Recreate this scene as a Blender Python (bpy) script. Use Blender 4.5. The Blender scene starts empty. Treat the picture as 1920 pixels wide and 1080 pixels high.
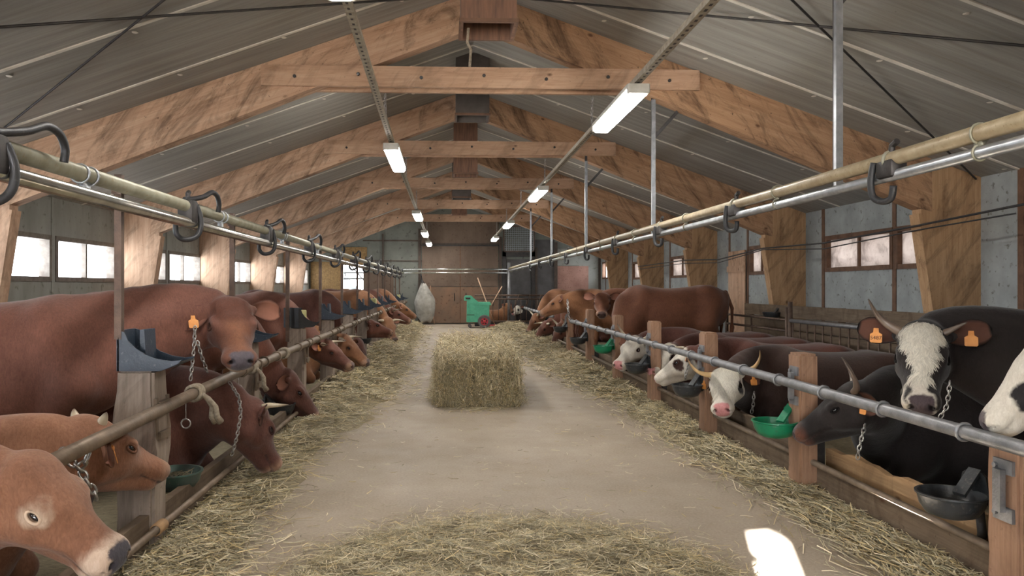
import bpy, bmesh, math, random
import numpy as np
from mathutils import Vector, Matrix
PI = math.pi
R = math.radians
random.seed(7)
rng = np.random.default_rng(11)
SC = bpy.context.scene
COL = SC.collection

# ------------------------------------------------------------------ camera
CAM_H, FPX, YAW = 1.40, 1400.0, math.atan(60 / 1400)
cam_d = bpy.data.cameras.new('camera')
cam = bpy.data.objects.new('camera', cam_d)
COL.objects.link(cam)
cam_d.sensor_width = 36.0
cam_d.lens = 36.0 * FPX / 1920.0
cam_d.shift_x = 60 / 1920.0
cam_d.shift_y = -2 / 1920.0
cam_d.clip_start, cam_d.clip_end = 0.05, 200
cam.location = (0, 0, CAM_H)
cam.rotation_euler = (PI / 2, 0, -YAW)
SC.camera = cam

# ------------------------------------------------------------------ world, sun, exposure
world = bpy.data.worlds.new('overcast_sky')
SC.world = world
world.use_nodes = True
wn = world.node_tree.nodes
wn['Background'].inputs[0].default_value = (0.88, 0.94, 1.0, 1)
wn['Background'].inputs[1].default_value = 6.0
sun_d = bpy.data.lights.new('sun', 'SUN')
sun_d.energy = 260.0
sun_d.angle = R(0.5)
sun_d.color = (0.96, 0.98, 1.0)
sun = bpy.data.objects.new('sun', sun_d)
COL.objects.link(sun)
SUN_EL = R(18)
sun.rotation_euler = (PI / 2 - SUN_EL, 0, 0)       # shines towards +Y and down, along the barn
sun.location = (1.7, -20, 9)
SC.view_settings.view_transform = 'Standard'
SC.view_settings.look = 'None'
SC.view_settings.exposure = 1.4
SC.view_settings.gamma = 1.0
SC.view_settings.use_curve_mapping = False
SC.cycles.max_bounces = 6
SC.cycles.diffuse_bounces = 5
SC.cycles.sample_clamp_indirect = 6.0
SC.cycles.caustics_reflective = False
SC.cycles.caustics_refractive = False

# ------------------------------------------------------------------ helpers: where things stand
_S, _C = math.sin(YAW), math.cos(YAW)


def _ray(px, py):
    u, v = (px - 900) / FPX, (538 - py) / FPX
    return (u * _C + _S, _C - u * _S, v)


def at(px, py, Y):
    """The point of the place at distance Y down the barn that the photo shows at (px, py)."""
    d = _ray(px, py)
    t = Y / d[1]
    return Vector((d[0] * t, Y, CAM_H + d[2] * t))


# ------------------------------------------------------------------ helpers: mesh building
class MB:
    def __init__(s):
        s.v, s.f, s.c = [], [], []

    def add(s, vs, fs, col=None):
        n = len(s.v)
        s.v.extend([tuple(p) for p in vs])
        s.f.extend([tuple(i + n for i in f) for f in fs])
        if col is not None:
            s.c.extend([col] * len(vs))
        return s

    def box(s, x0, x1, y0, y1, z0, z1, M=None, bev=0.0):
        if bev > 0:
            bm = bmesh.new()
            bmesh.ops.create_cube(bm, size=1)
            for v in bm.verts:
                v.co = Vector(((x0 + x1) / 2 + v.co.x * (x1 - x0), (y0 + y1) / 2 + v.co.y * (y1 - y0), (z0 + z1) / 2 + v.co.z * (z1 - z0)))
            bmesh.ops.bevel(bm, geom=bm.edges[:], offset=bev, segments=2, profile=0.5, affect='EDGES')
            bm.verts.index_update()
            vs = [v.co.copy() for v in bm.verts]
            fs = [[v.index for v in f.verts] for f in bm.faces]
            bm.free()
        else:
            vs = [Vector((x, y, z)) for x in (x0, x1) for y in (y0, y1) for z in (z0, z1)]
            fs = [(0, 1, 3, 2), (4, 6, 7, 5), (0, 4, 5, 1), (2, 3, 7, 6), (0, 2, 6, 4), (1, 5, 7, 3)]
        if M is not None:
            vs = [M @ v for v in vs]
        return s.add(vs, fs)

    def prism(s, poly, a0, a1, axis='y'):
        """poly: (u, w) points; extruded along axis from a0 to a1 (y: u=x,w=z; x: u=y,w=z; z: u=x,w=y)."""
        n = len(poly)
        def p(u, w, a):
            return (u, a, w) if axis == 'y' else ((a, u, w) if axis == 'x' else (u, w, a))
        vs = [p(u, w, a0) for u, w in poly] + [p(u, w, a1) for u, w in poly]
        fs = [tuple(range(n)), tuple(range(2 * n - 1, n - 1, -1))]
        fs += [(i, i + n, (i + 1) % n + n, (i + 1) % n) for i in range(n)]
        return s.add(vs, fs)

    def tube(s, pts, r, seg=10, cap=True, closed=False):
        pts = [Vector(p) for p in pts]
        n = len(pts)
        rs = r if isinstance(r, (list, tuple)) else [r] * n
        vs, fs = [], []
        nrm = None
        for i, p in enumerate(pts):
            if closed:
                t = pts[(i + 1) % n] - pts[i - 1]
            else:
                t = pts[min(i + 1, n - 1)] - pts[max(i - 1, 0)]
            t.normalize()
            if nrm is None:
                nrm = t.orthogonal().normalized()
            else:
                nrm = (nrm - t * nrm.dot(t))
                nrm = nrm.normalized() if nrm.length > 1e-6 else t.orthogonal().normalized()
            b = t.cross(nrm)
            for k in range(seg):
                a = 2 * PI * k / seg
                vs.append(p + (nrm * math.cos(a) + b * math.sin(a)) * rs[i])
        m = n if closed else n - 1
        for i in range(m):
            j = (i + 1) % n
            for k in range(seg):
                k2 = (k + 1) % seg
                fs.append((i * seg + k, i * seg + k2, j * seg + k2, j * seg + k))
        if cap and not closed:
            fs.append(tuple(range(seg - 1, -1, -1)))
            fs.append(tuple((n - 1) * seg + k for k in range(seg)))
        return s.add(vs, fs)

    def lathe(s, prof, seg=24, M=None):
        """prof: (r, z) from bottom to top, around the local z axis."""
        vs, fs = [], []
        for r_, z in prof:
            for k in range(seg):
                a = 2 * PI * k / seg
                v = Vector((r_ * math.cos(a), r_ * math.sin(a), z))
                vs.append(M @ v if M is not None else v)
        for i in range(len(prof) - 1):
            for k in range(seg):
                k2 = (k + 1) % seg
                fs.append((i * seg + k, i * seg + k2, (i + 1) * seg + k2, (i + 1) * seg + k))
        return s.add(vs, fs)

    def beam(s, p, q, w, h, up=(0, 0, 1)):
        p, q = Vector(p), Vector(q)
        t = (q - p).normalized()
        u = Vector(up)
        if abs(t.dot(u)) > 0.98:
            u = Vector((1, 0, 0))
        a = t.cross(u).normalized()
        b = a.cross(t).normalized()
        vs = [o + a * sx * w / 2 + b * sz * h / 2 for o in (p, q) for sx, sz in ((-1, -1), (1, -1), (1, 1), (-1, 1))]
        fs = [(3, 2, 1, 0), (4, 5, 6, 7)] + [(i, (i + 1) % 4, (i + 1) % 4 + 4, i + 4) for i in range(4)]
        return s.add(vs, fs)

    def build(s, name, mat, parent=None, smooth=False, loc=(0, 0, 0), rotz=0.0, angle=None):
        me = bpy.data.meshes.new(name)
        me.from_pydata(s.v, [], s.f)
        if s.c:
            at_ = me.color_attributes.new('coat', 'FLOAT_COLOR', 'POINT')
            at_.data.foreach_set('color', np.array([list(c) + [1.0] for c in s.c], np.float32).ravel())
        me.validate()
        bm = bmesh.new()
        bm.from_mesh(me)
        bmesh.ops.recalc_face_normals(bm, faces=bm.faces)
        bm.to_mesh(me)
        bm.free()
        o = bpy.data.objects.new(name, me)
        COL.objects.link(o)
        if mat is not None:
            me.materials.append(mat)
        if smooth:
            me.polygons.foreach_set('use_smooth', [True] * len(me.polygons))
            if angle:
                me.set_sharp_from_angle(angle=R(angle))
        o.location = loc
        o.rotation_euler = (0, 0, rotz)
        if parent is not None:
            o.parent = parent
        return o


def tag(o, label=None, cat=None, group=None, kind=None):
    if label:
        o['label'] = label
    if cat:
        o['category'] = cat
    if group:
        o['group'] = group
    if kind:
        o['kind'] = kind
    return o


def thing(name, label, cat, loc=(0, 0, 0), rotz=0.0, group=None, kind=None):
    o = bpy.data.objects.new(name, None)
    o.empty_display_size = 0.2
    COL.objects.link(o)
    o.location = loc
    o.rotation_euler = (0, 0, rotz)
    return tag(o, label, cat, group, kind)


def dup(root, loc, rotz=None, label=None, group=None):
    r = root.copy()
    COL.objects.link(r)
    r.location = loc
    if rotz is not None:
        r.rotation_euler = (0, 0, rotz)
    if label:
        r['label'] = label
    if group:
        r['group'] = group
    for ch in list(root.children):
        c = ch.copy()
        COL.objects.link(c)
        c.parent = r
        for g in ch.children:
            d = g.copy()
            COL.objects.link(d)
            d.parent = c
    return r


def chain_mesh(mb, pts, link=0.045, r=0.005, seg=5):
    """real chain links along a polyline"""
    pts = [Vector(p) for p in pts]
    L = [0]
    for i in range(1, len(pts)):
        L.append(L[-1] + (pts[i] - pts[i - 1]).length)
    step = link * 0.72
    n = max(2, int(L[-1] / step))
    def pos(d):
        d = min(max(d, 0), L[-1])
        for i in range(1, len(pts)):
            if d <= L[i]:
                t = (d - L[i - 1]) / max(1e-6, L[i] - L[i - 1])
                return pts[i - 1].lerp(pts[i], t)
        return pts[-1]
    side = None
    for k in range(n):
        c = pos((k + .5) * step)
        t = (pos((k + 1) * step) - pos(k * step))
        if t.length < 1e-6:
            continue
        t.normalize()
        if side is None:
            side = t.orthogonal().normalized()
        side = (side - t * side.dot(t)).normalized()
        w = side if k % 2 == 0 else t.cross(side)
        a, b = link / 2, link * 0.27
        ring = [c + t * (a * math.cos(q)) + w * (b * math.sin(q)) for q in [2 * PI * i / 10 for i in range(10)]]
        mb.tube(ring, r, seg, closed=True)
    return mb


# ------------------------------------------------------------------ helpers: materials
def lin(r, g, b):
    f = lambda c: (c / 255 / 12.92) if c / 255 <= 0.04045 else ((c / 255 + 0.055) / 1.055) ** 2.4
    return (f(r), f(g), f(b), 1)


def curve(pts, n=6):
    """smooth run through the points"""
    P = [Vector(p) for p in pts]
    out = []
    for i in range(len(P) - 1):
        a, b, c, d = P[max(i - 1, 0)], P[i], P[i + 1], P[min(i + 2, len(P) - 1)]
        for j in range(n):
            t = j / n
            out.append(0.5 * ((2 * b) + (c - a) * t + (2 * a - 5 * b + 4 * c - d) * t * t + (3 * b - a - 3 * c + d) * t ** 3))
    return out + [P[-1]]


class NT:
    def __init__(s, name):
        s.m = bpy.data.materials.new(name)
        s.m.use_nodes = True
        s.t = s.m.node_tree
        s.b = s.t.nodes['Principled BSDF']

    def n(s, typ, **kw):
        nd = s.t.nodes.new(typ)
        for k, v in kw.items():
            if k.startswith('i_'):
                nd.inputs[k[2:].replace('_', ' ')].default_value = v
            else:
                setattr(nd, k, v)
        return nd

    def l(s, a, b):
        s.t.links.new(a, b)

    def coord(s, scale=(1, 1, 1), rot=(0, 0, 0), src='Object'):
        tc = s.n('ShaderNodeTexCoord')
        mp = s.n('ShaderNodeMapping')
        mp.inputs['Scale'].default_value = scale
        mp.inputs['Rotation'].default_value = rot
        if tuple(rot) != (0, 0, 0):          # turn first, then stretch
            m0 = s.n('ShaderNodeMapping')
            m0.inputs['Rotation'].default_value = rot
            mp.inputs['Rotation'].default_value = (0, 0, 0)
            s.l(tc.outputs[src], m0.inputs[0])
            s.l(m0.outputs[0], mp.inputs[0])
        else:
            s.l(tc.outputs[src], mp.inputs[0])
        return mp.outputs[0]

    def noise(s, vec, scale, detail=4, rough=0.55, dist=0.0):
        nd = s.n('ShaderNodeTexNoise')
        nd.inputs['Scale'].default_value = scale
        nd.inputs['Detail'].default_value = detail
        nd.inputs['Roughness'].default_value = rough
        nd.inputs['Distortion'].default_value = dist
        s.l(vec, nd.inputs['Vector'])
        return nd.outputs['Fac']

    def ramp(s, fac, stops):
        nd = s.n('ShaderNodeValToRGB')
        e = nd.color_ramp.elements
        while len(e) < len(stops):
            e.new(0.5)
        for i, (p, c) in enumerate(stops):
            e[i].position = p
            e[i].color = c if len(c) == 4 else (*c, 1)
        s.l(fac, nd.inputs[0])
        return nd.outputs[0]

    def mix(s, fac, a, b, mode='MIX'):
        nd = s.n('ShaderNodeMix', data_type='RGBA', blend_type=mode)
        for sock, v in ((nd.inputs[0], fac), (nd.inputs[6], a), (nd.inputs[7], b)):
            if isinstance(v, bpy.types.NodeSocket):
                s.l(v, sock)
            else:
                sock.default_value = v
        return nd.outputs[2]

    def math(s, op, a, b=0.0):
        nd = s.n('ShaderNodeMath', operation=op)
        for sock, v in zip(nd.inputs, (a, b)):
            if isinstance(v, bpy.types.NodeSocket):
                s.l(v, sock)
            else:
                sock.default_value = v
        return nd.outputs[0]

    def bump(s, h, strength=0.3, dist=0.01):
        nd = s.n('ShaderNodeBump')
        nd.inputs['Strength'].default_value = strength
        nd.inputs['Distance'].default_value = dist
        s.l(h, nd.inputs['Height'])
        s.l(nd.outputs[0], s.b.inputs['Normal'])

    def out(s, col=None, rough=0.7, metal=0.0, spec=0.4):
        if col is not None:
            if isinstance(col, bpy.types.NodeSocket):
                s.l(col, s.b.inputs['Base Color'])
            else:
                s.b.inputs['Base Color'].default_value = col
        if isinstance(rough, bpy.types.NodeSocket):
            s.l(rough, s.b.inputs['Roughness'])
        else:
            s.b.inputs['Roughness'].default_value = rough
        s.b.inputs['Metallic'].default_value = metal
        s.b.inputs['Specular IOR Level'].default_value = spec
        return s.m


def worn(name, c1, c2, scale=6, rough=0.7, metal=0.0, bump=0.15, stretch=(1, 1, 1), spot=None, spec=0.4, lo=0.35, hi=0.7):
    """two-tone worn surface with optional dark spots"""
    t = NT(name)
    v = t.coord(stretch)
    c = t.ramp(t.noise(v, scale, 6, 0.6), [(lo, c1), (hi, c2)])
    if spot:
        sp = t.ramp(t.noise(t.coord(), scale * 6, 3, 0.6), [(0.60, (0, 0, 0)), (0.70, (1, 1, 1))])
        c = t.mix(sp, c, spot)
    h = t.noise(v, scale * 8, 4)
    t.bump(h, bump, 0.01)
    return t.out(c, rough, metal, spec)


def wood(name, base, dark, light, axis, rotY=0.0, dirt=0.5, layers=True, grime=lin(52, 36, 24)):
    """planed timber with its grain along axis ('x', 'y' or 'z'); rotY turns the grain into a slope"""
    t = NT(name)
    st = {'x': (0.6, 6, 6), 'y': (6, 0.6, 6), 'z': (6, 6, 0.6)}[axis]
    v = t.coord(st, (0, rotY, 0))
    g = t.noise(v, 3.0, 8, 0.65, 0.6)
    c = t.ramp(g, [(0.25, dark), (0.5, base), (0.75, light)])
    # fine fibres
    st2 = {'x': (1.5, 60, 60), 'y': (60, 1.5, 60), 'z': (60, 60, 1.5)}[axis]
    fb = t.noise(t.coord(st2, (0, rotY, 0)), 2.0, 3)
    c = t.mix(0.25, c, t.ramp(fb, [(0.3, dark), (0.7, light)]))
    if layers:        # glue lines between the lamellas
        st3 = {'x': (0, 0, 1), 'y': (0, 0, 1), 'z': (1, 0, 0)}[axis]
        mp = t.coord(st3, (0, rotY, 0))
        sep = t.n('ShaderNodeSeparateXYZ')
        t.l(mp, sep.inputs[0])
        s_ = sep.outputs['X' if axis == 'z' else 'Z']
        fr = t.math('FRACT', t.math('MULTIPLY', s_, 1 / 0.11))
        ln = t.ramp(fr, [(0.0, (1, 1, 1)), (0.04, (0, 0, 0))])
        c = t.mix(t.math('MULTIPLY', ln, 0.25), c, dark)
    # knots
    vk = t.n('ShaderNodeTexVoronoi')
    vk.inputs['Scale'].default_value = 2.6
    sk = {'x': (0.8, 1.4, 1.4), 'y': (1.4, 0.8, 1.4), 'z': (1.4, 1.4, 0.8)}[axis]
    t.l(t.coord(sk, (0, rotY, 0)), vk.inputs['Vector'])
    kn = t.ramp(vk.outputs['Distance'], [(0.035, (1, 1, 1)), (0.085, (0, 0, 0))])
    c = t.mix(t.math('MULTIPLY', kn, 0.8), c, lin(74, 44, 26))
    # fly dirt and stains
    d1 = t.noise(t.coord((0.7, 2.2, 2.6), (0, (0.95 if rotY >= 0 else -0.95), 0)), 1.7, 8, 0.72, 0.9)
    d1 = t.ramp(d1, [(0.49, (0, 0, 0)), (0.66, (1, 1, 1))])
    c = t.mix(t.math('MULTIPLY', d1, dirt), c, grime)
    d2 = t.ramp(t.noise(t.coord(), 26, 3, 0.7), [(0.66, (0, 0, 0)), (0.72, (1, 1, 1))])
    c = t.mix(t.math('MULTIPLY', d2, dirt), c, grime)
    t.bump(g, 0.12, 0.01)
    return t.out(c, 0.72, 0, 0.25)


M = {}
SL = math.atan(0.37)
wb, wd, wl = lin(186, 152, 126), lin(154, 118, 94), lin(206, 176, 150)
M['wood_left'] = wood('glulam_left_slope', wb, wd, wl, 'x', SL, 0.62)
M['wood_right_dimmed'] = wood('glulam_right_slope_dimmed', lin(166, 130, 100), lin(136, 100, 74), lin(186, 152, 122), 'x', -SL, 0.8)  # dimmer light of the right side put into the colours; heavier stains too
M['wood_post_right_dimmed'] = wood('glulam_upright_right_dimmed', lin(170, 136, 102), lin(140, 106, 76), lin(190, 156, 122), 'z', 0, 0.55)  # upright copy, also toned darker for the dimmer right side
M['wood_post'] = wood('glulam_upright', wb, wd, wl, 'z', 0, 0.45)
M['wood_x'] = wood('planed_spruce', wb, wd, wl, 'x', 0, 0.35, layers=False)
M['plank'] = wood('weathered_plank', lin(108, 92, 76), lin(78, 65, 53), lin(128, 112, 94), 'y', 0, 0.5, layers=False)
M['plank_warm'] = wood('rubbed_plank', lin(160, 128, 94), lin(126, 96, 68), lin(182, 150, 112), 'y', 0, 0.3, layers=False)
M['post'] = wood('weathered_post', lin(142, 128, 116), lin(106, 92, 82), lin(164, 150, 138), 'z', 0, 0.35, layers=False)
M['post_warm'] = wood('rubbed_post', lin(146, 113, 90), lin(112, 84, 66), lin(166, 132, 110), 'z', 0, 0.3, layers=False)
M['brown_ply'] = worn('brown_plywood', lin(112, 94, 80), lin(92, 76, 64), 2.0, 0.7, spot=lin(84, 62, 50), stretch=(1, 1, 0.5))
M['brown_ply_low'] = worn('rusty_plywood', lin(108, 90, 76), lin(134, 102, 80), 1.6, 0.75, spot=lin(90, 66, 52))
M['brown_paint'] = worn('brown_painted_wood', lin(112, 82, 62), lin(84, 60, 46), 9, 0.7)
M['brown_dark'] = worn('dark_brown_timber', lin(84, 70, 60), lin(62, 52, 46), 9, 0.7)
M['right_pipe'] = worn('dusty_beige_pipe', lin(164, 150, 124), lin(136, 120, 94), 12, 0.4, 0.1, 0.08, spot=lin(128, 108, 80))
M['osb'] = worn('strand_board', lin(150, 120, 78), lin(108, 82, 52), 18, 0.8, spot=lin(180, 148, 100))
M['shaft'] = worn('stained_shaft_board', lin(128, 94, 74), lin(84, 62, 52), 5, 0.75, stretch=(6, 6, 0.6))
M['shaft_dark'] = worn('dark_shaft_board', lin(84, 78, 74), lin(62, 56, 52), 5, 0.8, stretch=(1, 1, 1))
M['panel'] = worn('grey_wall_panel', lin(150, 150, 144), lin(126, 126, 120), 1.6, 0.75, stretch=(1, 2, 0.5), spot=lin(112, 112, 104))
M['panel_cool'] = worn('blue_grey_wall_panel', lin(156, 160, 160), lin(128, 132, 132), 2.4, 0.75, spot=lin(104, 104, 98))
M['gable'] = worn('grey_green_panel', lin(122, 124, 116), lin(98, 100, 94), 1.2, 0.8, spot=lin(84, 82, 76))
M['pink_board'] = worn('reddish_board', lin(166, 126, 112), lin(142, 104, 92), 3, 0.8, spot=lin(96, 66, 58))
M['dark_door'] = worn('dark_grey_door', lin(88, 86, 86), lin(66, 62, 62), 3, 0.7)
M['galv'] = worn('galvanised_steel', lin(186, 190, 194), lin(150, 154, 158), 14, 0.35, 0.75, 0.08)
M['steel'] = worn('milk_line_steel', lin(196, 194, 186), lin(160, 158, 150), 10, 0.22, 0.9, 0.04)
M['cream_pipe'] = worn('dusty_cream_pipe', lin(150, 148, 132), lin(126, 122, 104), 12, 0.4, 0.1, 0.08, spot=lin(140, 124, 96))
M['rail_tan'] = worn('dirty_rail', lin(128, 112, 96), lin(98, 84, 70), 9, 0.5, 0.3, 0.2)
M['rail_grey'] = worn('grey_rail', lin(138, 138, 140), lin(104, 104, 106), 12, 0.42, 0.5, 0.2)
M['iron'] = worn('rusty_iron', lin(108, 88, 76), lin(74, 62, 56), 14, 0.6, 0.4, 0.2)
M['dark_iron'] = worn('dark_iron', lin(70, 66, 64), lin(46, 44, 44), 12, 0.55, 0.5)
M['chain'] = worn('chain_steel', lin(190, 188, 184), lin(120, 112, 106), 40, 0.3, 0.85, 0.05)
M['rubber'] = worn('black_rubber', lin(46, 46, 48), lin(34, 34, 36), 12, 0.5, spot=lin(66, 62, 58))
M['blue_plastic'] = worn('slate_blue_plastic', lin(50, 60, 72), lin(38, 48, 60), 6, 0.45, spot=lin(88, 92, 96))
M['black_bowl'] = worn('black_enamel_bowl', lin(52, 54, 56), lin(38, 40, 42), 8, 0.35, spot=lin(86, 82, 76))
M['green_bowl'] = worn('green_enamel_bowl', lin(26, 128, 88), lin(18, 100, 70), 6, 0.32, spot=lin(60, 96, 72))
M['worn_bowl'] = worn('worn_green_bowl', lin(64, 92, 80), lin(74, 76, 76), 5, 0.4, spot=lin(104, 100, 92))
M['water'] = worn('bowl_water', lin(66, 60, 50), lin(52, 46, 38), 4, 0.06, spec=0.6, bump=0.02)
M['cart_green'] = worn('sea_green_plastic', lin(92, 182, 148), lin(74, 158, 128), 5, 0.5, spot=lin(70, 140, 114))
M['tyre'] = worn('grey_tyre', lin(110, 104, 104), lin(86, 82, 82), 12, 0.8)
M['red_hub'] = worn('red_hub', lin(206, 74, 84), lin(176, 56, 66), 8, 0.5)
M['sack'] = worn('silver_sack', lin(158, 154, 146), lin(118, 114, 108), 5, 0.6, bump=0.5)
M['rope'] = worn('frayed_rope', lin(168, 156, 138), lin(126, 112, 94), 60, 0.9, bump=0.6)
M['tag'] = worn('orange_tag', lin(216, 148, 80), lin(198, 126, 60), 20, 0.5)
M['tag_ink'] = worn('black_ink', lin(60, 30, 16), lin(50, 24, 12), 20, 0.6)
M['white_plastic'] = worn('white_plastic', lin(206, 204, 196), lin(176, 172, 162), 8, 0.4)
M['tray'] = worn('perforated_tray', lin(176, 168, 152), lin(136, 126, 110), 20, 0.5, 0.4)
M['salt'] = worn('mineral_block', lin(196, 192, 140), lin(164, 160, 110), 12, 0.8)
M['window_grey'] = worn('grey_brown_window_frame', lin(124, 116, 108), lin(98, 88, 80), 12, 0.7)
M['seam'] = worn('pale_joint_strip', lin(226, 221, 210), lin(200, 194, 182), 5, 0.5)


def emit(name, col, strength):
    t = NT(name)
    t.b.inputs['Base Color'].default_value = (0.9, 0.9, 0.88, 1)
    t.b.inputs['Emission Color'].default_value = col
    t.b.inputs['Emission Strength'].default_value = strength
    return t.m


M['lamp'] = emit('lit_diffuser', (1.0, 0.965, 0.91, 1), 26.0)


def concrete():
    t = NT('swept_concrete')
    v = t.coord()
    c = t.ramp(t.noise(v, 0.9, 7, 0.6), [(0.3, lin(134, 122, 108)), (0.5, lin(151, 138, 123)), (0.72, lin(167, 155, 141))])
    st = t.ramp(t.noise(t.coord((1, 0.25, 1)), 1.6, 5, 0.6), [(0.42, (0, 0, 0)), (0.7, (1, 1, 1))])
    c = t.mix(t.math('MULTIPLY', st, 0.45), c, lin(132, 118, 102))
    gr = t.noise(v, 60, 4, 0.7)
    c = t.mix(0.25, c, t.ramp(gr, [(0.3, lin(120, 102, 84)), (0.7, lin(204, 188, 166))]))
    fl = t.ramp(t.noise(t.coord((1, 3, 1)), 34, 2, 0.5), [(0.69, (0, 0, 0)), (0.74, (1, 1, 1))])
    c = t.mix(t.math('MULTIPLY', fl, 0.5), c, lin(206, 186, 140))
    t.bump(gr, 0.12, 0.01)
    return t.out(c, t.ramp(t.noise(v, 2, 3), [(0.3, (0.5,) * 3), (0.7, (0.75,) * 3)]), 0, 0.35)


M['concrete'] = concrete()


def ceiling_mat():
    t = NT('sandwich_panel')
    v = t.coord((0.5, 8, 0.5))
    c = t.ramp(t.noise(v, 1.5, 8, 0.62), [(0.3, lin(122, 119, 113)), (0.55, lin(146, 143, 137)), (0.8, lin(164, 161, 155))])
    st = t.ramp(t.noise(t.coord((0.3, 14, 0.3)), 2.0, 6, 0.7, 0.4), [(0.5, (0, 0, 0)), (0.75, (1, 1, 1))])
    c = t.mix(t.math('MULTIPLY', st, 0.6), c, lin(124, 114, 98))
    sp = t.ramp(t.noise(t.coord(), 16, 3, 0.7), [(0.68, (0, 0, 0)), (0.74, (1, 1, 1))])
    c = t.mix(t.math('MULTIPLY', sp, 0.5), c, lin(84, 74, 64))
    t.bump(t.noise(v, 6, 3), 0.08, 0.01)
    return t.out(c, 0.5, 0.0, 0.4)


M['ceiling'] = ceiling_mat()


def dirty_pane():
    """weathered translucent sheet: the daylight outside comes through it, diffused"""
    t = NT('weathered_translucent_sheet')
    v = t.coord()
    c = t.ramp(t.noise(v, 3.5, 7, 0.65, 0.5), [(0.3, lin(150, 138, 132)), (0.5, lin(206, 196, 190)), (0.75, lin(228, 220, 214))])
    d = t.ramp(t.noise(t.coord(), 12, 6, 0.75, 1.0), [(0.58, (0, 0, 0)), (0.7, (1, 1, 1))])
    c = t.mix(t.math('MULTIPLY', d, 0.4), c, lin(140, 116, 100))
    tr = t.n('ShaderNodeBsdfTranslucent')
    df = t.n('ShaderNodeBsdfDiffuse')
    mx = t.n('ShaderNodeMixShader')
    mx.inputs[0].default_value = 0.72
    t.l(c, tr.inputs[0])
    t.l(c, df.inputs[0])
    t.l(tr.outputs[0], mx.inputs[1])
    t.l(df.outputs[0], mx.inputs[2])
    t.l(mx.outputs[0], t.t.nodes['Material Output'].inputs[0])
    return t.m


M['dirty_pane'] = dirty_pane()


def clear_pane():
    t = NT('window_glass')
    tr = t.n('ShaderNodeBsdfTransparent')
    gl = t.n('ShaderNodeBsdfGlossy')
    gl.inputs['Roughness'].default_value = 0.02
    mx = t.n('ShaderNodeMixShader')
    mx.inputs[0].default_value = 0.06
    t.l(tr.outputs[0], mx.inputs[1])
    t.l(gl.outputs[0], mx.inputs[2])
    t.l(mx.outputs[0], t.t.nodes['Material Output'].inputs[0])
    return t.m


M['glass'] = clear_pane()


def coat_mat(name, rough=0.75, fine=0.22, scale=90):
    """hair coat: its own colour comes from the animal's 'coat' pattern"""
    t = NT(name)
    a = t.n('ShaderNodeAttribute', attribute_name='coat')
    v = t.coord()
    n1 = t.noise(v, 7, 5, 0.6, 0.4)
    c = t.mix(t.math('MULTIPLY', n1, 0.65), a.outputs['Color'], (0.35, 0.3, 0.28, 1), 'MULTIPLY')
    n0 = t.ramp(t.noise(v, 2.6, 6, 0.7, 0.8), [(0.42, (0, 0, 0)), (0.68, (1, 1, 1))])
    c = t.mix(t.math('MULTIPLY', n0, 0.4), c, (0.5, 0.42, 0.4, 1), 'MULTIPLY')
    n2 = t.noise(t.coord((1, 1, 0.35)), scale, 3, 0.6, 1.0)
    c = t.mix(fine, c, t.ramp(n2, [(0.3, (0, 0, 0)), (0.7, (1, 1, 1))]), 'SOFT_LIGHT')
    h = t.math('ADD', t.math('MULTIPLY', n2, 0.4), t.noise(v, 26, 4, 0.6, 0.8))
    t.bump(h, 0.32, 0.012)
    t.b.inputs['Sheen Weight'].default_value = 0.15
    return t.out(c, rough, 0, 0.25)


M['coat'] = coat_mat('short_hair_coat')
M['curly'] = coat_mat('curly_hair_coat', 0.8, 0.35, 60)


def attr_mat(name, rough, spec=0.4, mul=0.35):
    t = NT(name)
    a = t.n('ShaderNodeAttribute', attribute_name='coat')
    c = t.mix(t.math('MULTIPLY', t.noise(t.coord(), 30, 3), mul), a.outputs['Color'], (0.3, 0.25, 0.2, 1), 'MULTIPLY')
    return t.out(c, rough, 0, spec)


M['horn'] = attr_mat('horn', 0.35, 0.5)
M['ear'] = attr_mat('ear_hair', 0.8, 0.2)
M['straw'] = attr_mat('straw', 0.65, 0.3, 0.2)
M['eye'] = worn('dark_eye', lin(24, 18, 18), lin(14, 12, 14), 20, 0.05, bump=0.0, spec=0.8)
M['hay_base'] = worn('matted_hay', lin(158, 146, 120), lin(118, 108, 86), 22, 0.9, bump=0.8, spot=lin(172, 158, 124), stretch=(1, 2.5, 1))

# ------------------------------------------------------------------ the building
XL, XR, YB, YF = -5.22, 5.82, -6.0, 28.3          # inner faces of the side walls, rear and end gable
RX, RZ, RS = 0.33, 4.55, 0.355                    # ridge and ceiling slope


def ceil_z(x):
    return RZ - RS * abs(x - RX)


tag(MB().box(XL - .3, XR + .3, YB - .3, YF + .3, -.25, 0).build('floor', M['concrete']), kind='structure')

# ceiling: two slopes of grey panels, pale joints between the sheets
mb = MB()
mb.prism([(RX, RZ), (RX, RZ + .12), (XL - .3, ceil_z(XL - .3) + .12), (XL - .3, ceil_z(XL - .3))], YB - .2, YF + .2)
mb.prism([(RX, RZ), (XR + .3, ceil_z(XR + .3)), (XR + .3, ceil_z(XR + .3) + .12), (RX, RZ + .12)], YB - .2, YF + .2)
ceiling = tag(mb.build('ceiling', M['ceiling']), kind='structure')
mb = MB()
y = 5.03 - 1.17 * 9
while y < YF - .3:
    if y > YB:
        for xe in (XL, XR):
            a = Vector((RX, y, RZ - .004))
            b = Vector((xe, y, ceil_z(xe) - .004))
            mb.beam(a, b, .038, .012)
    y += 1.17
mb.build('joint_strip', M['seam'], ceiling)
mb = MB()
for y in np.arange(YB + .6, YF, 1.17):
    for x in np.arange(XL + .5, XR, 1.05):
        if abs(x - RX) > .4:
            xx = x + random.uniform(-.06, .06)
            mb.lathe([(.028, -.006), (.018, -.012), (.0001, -.013)], 8, Matrix.Translation((xx, y + random.uniform(-.05, .05), ceil_z(xx))))
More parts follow.
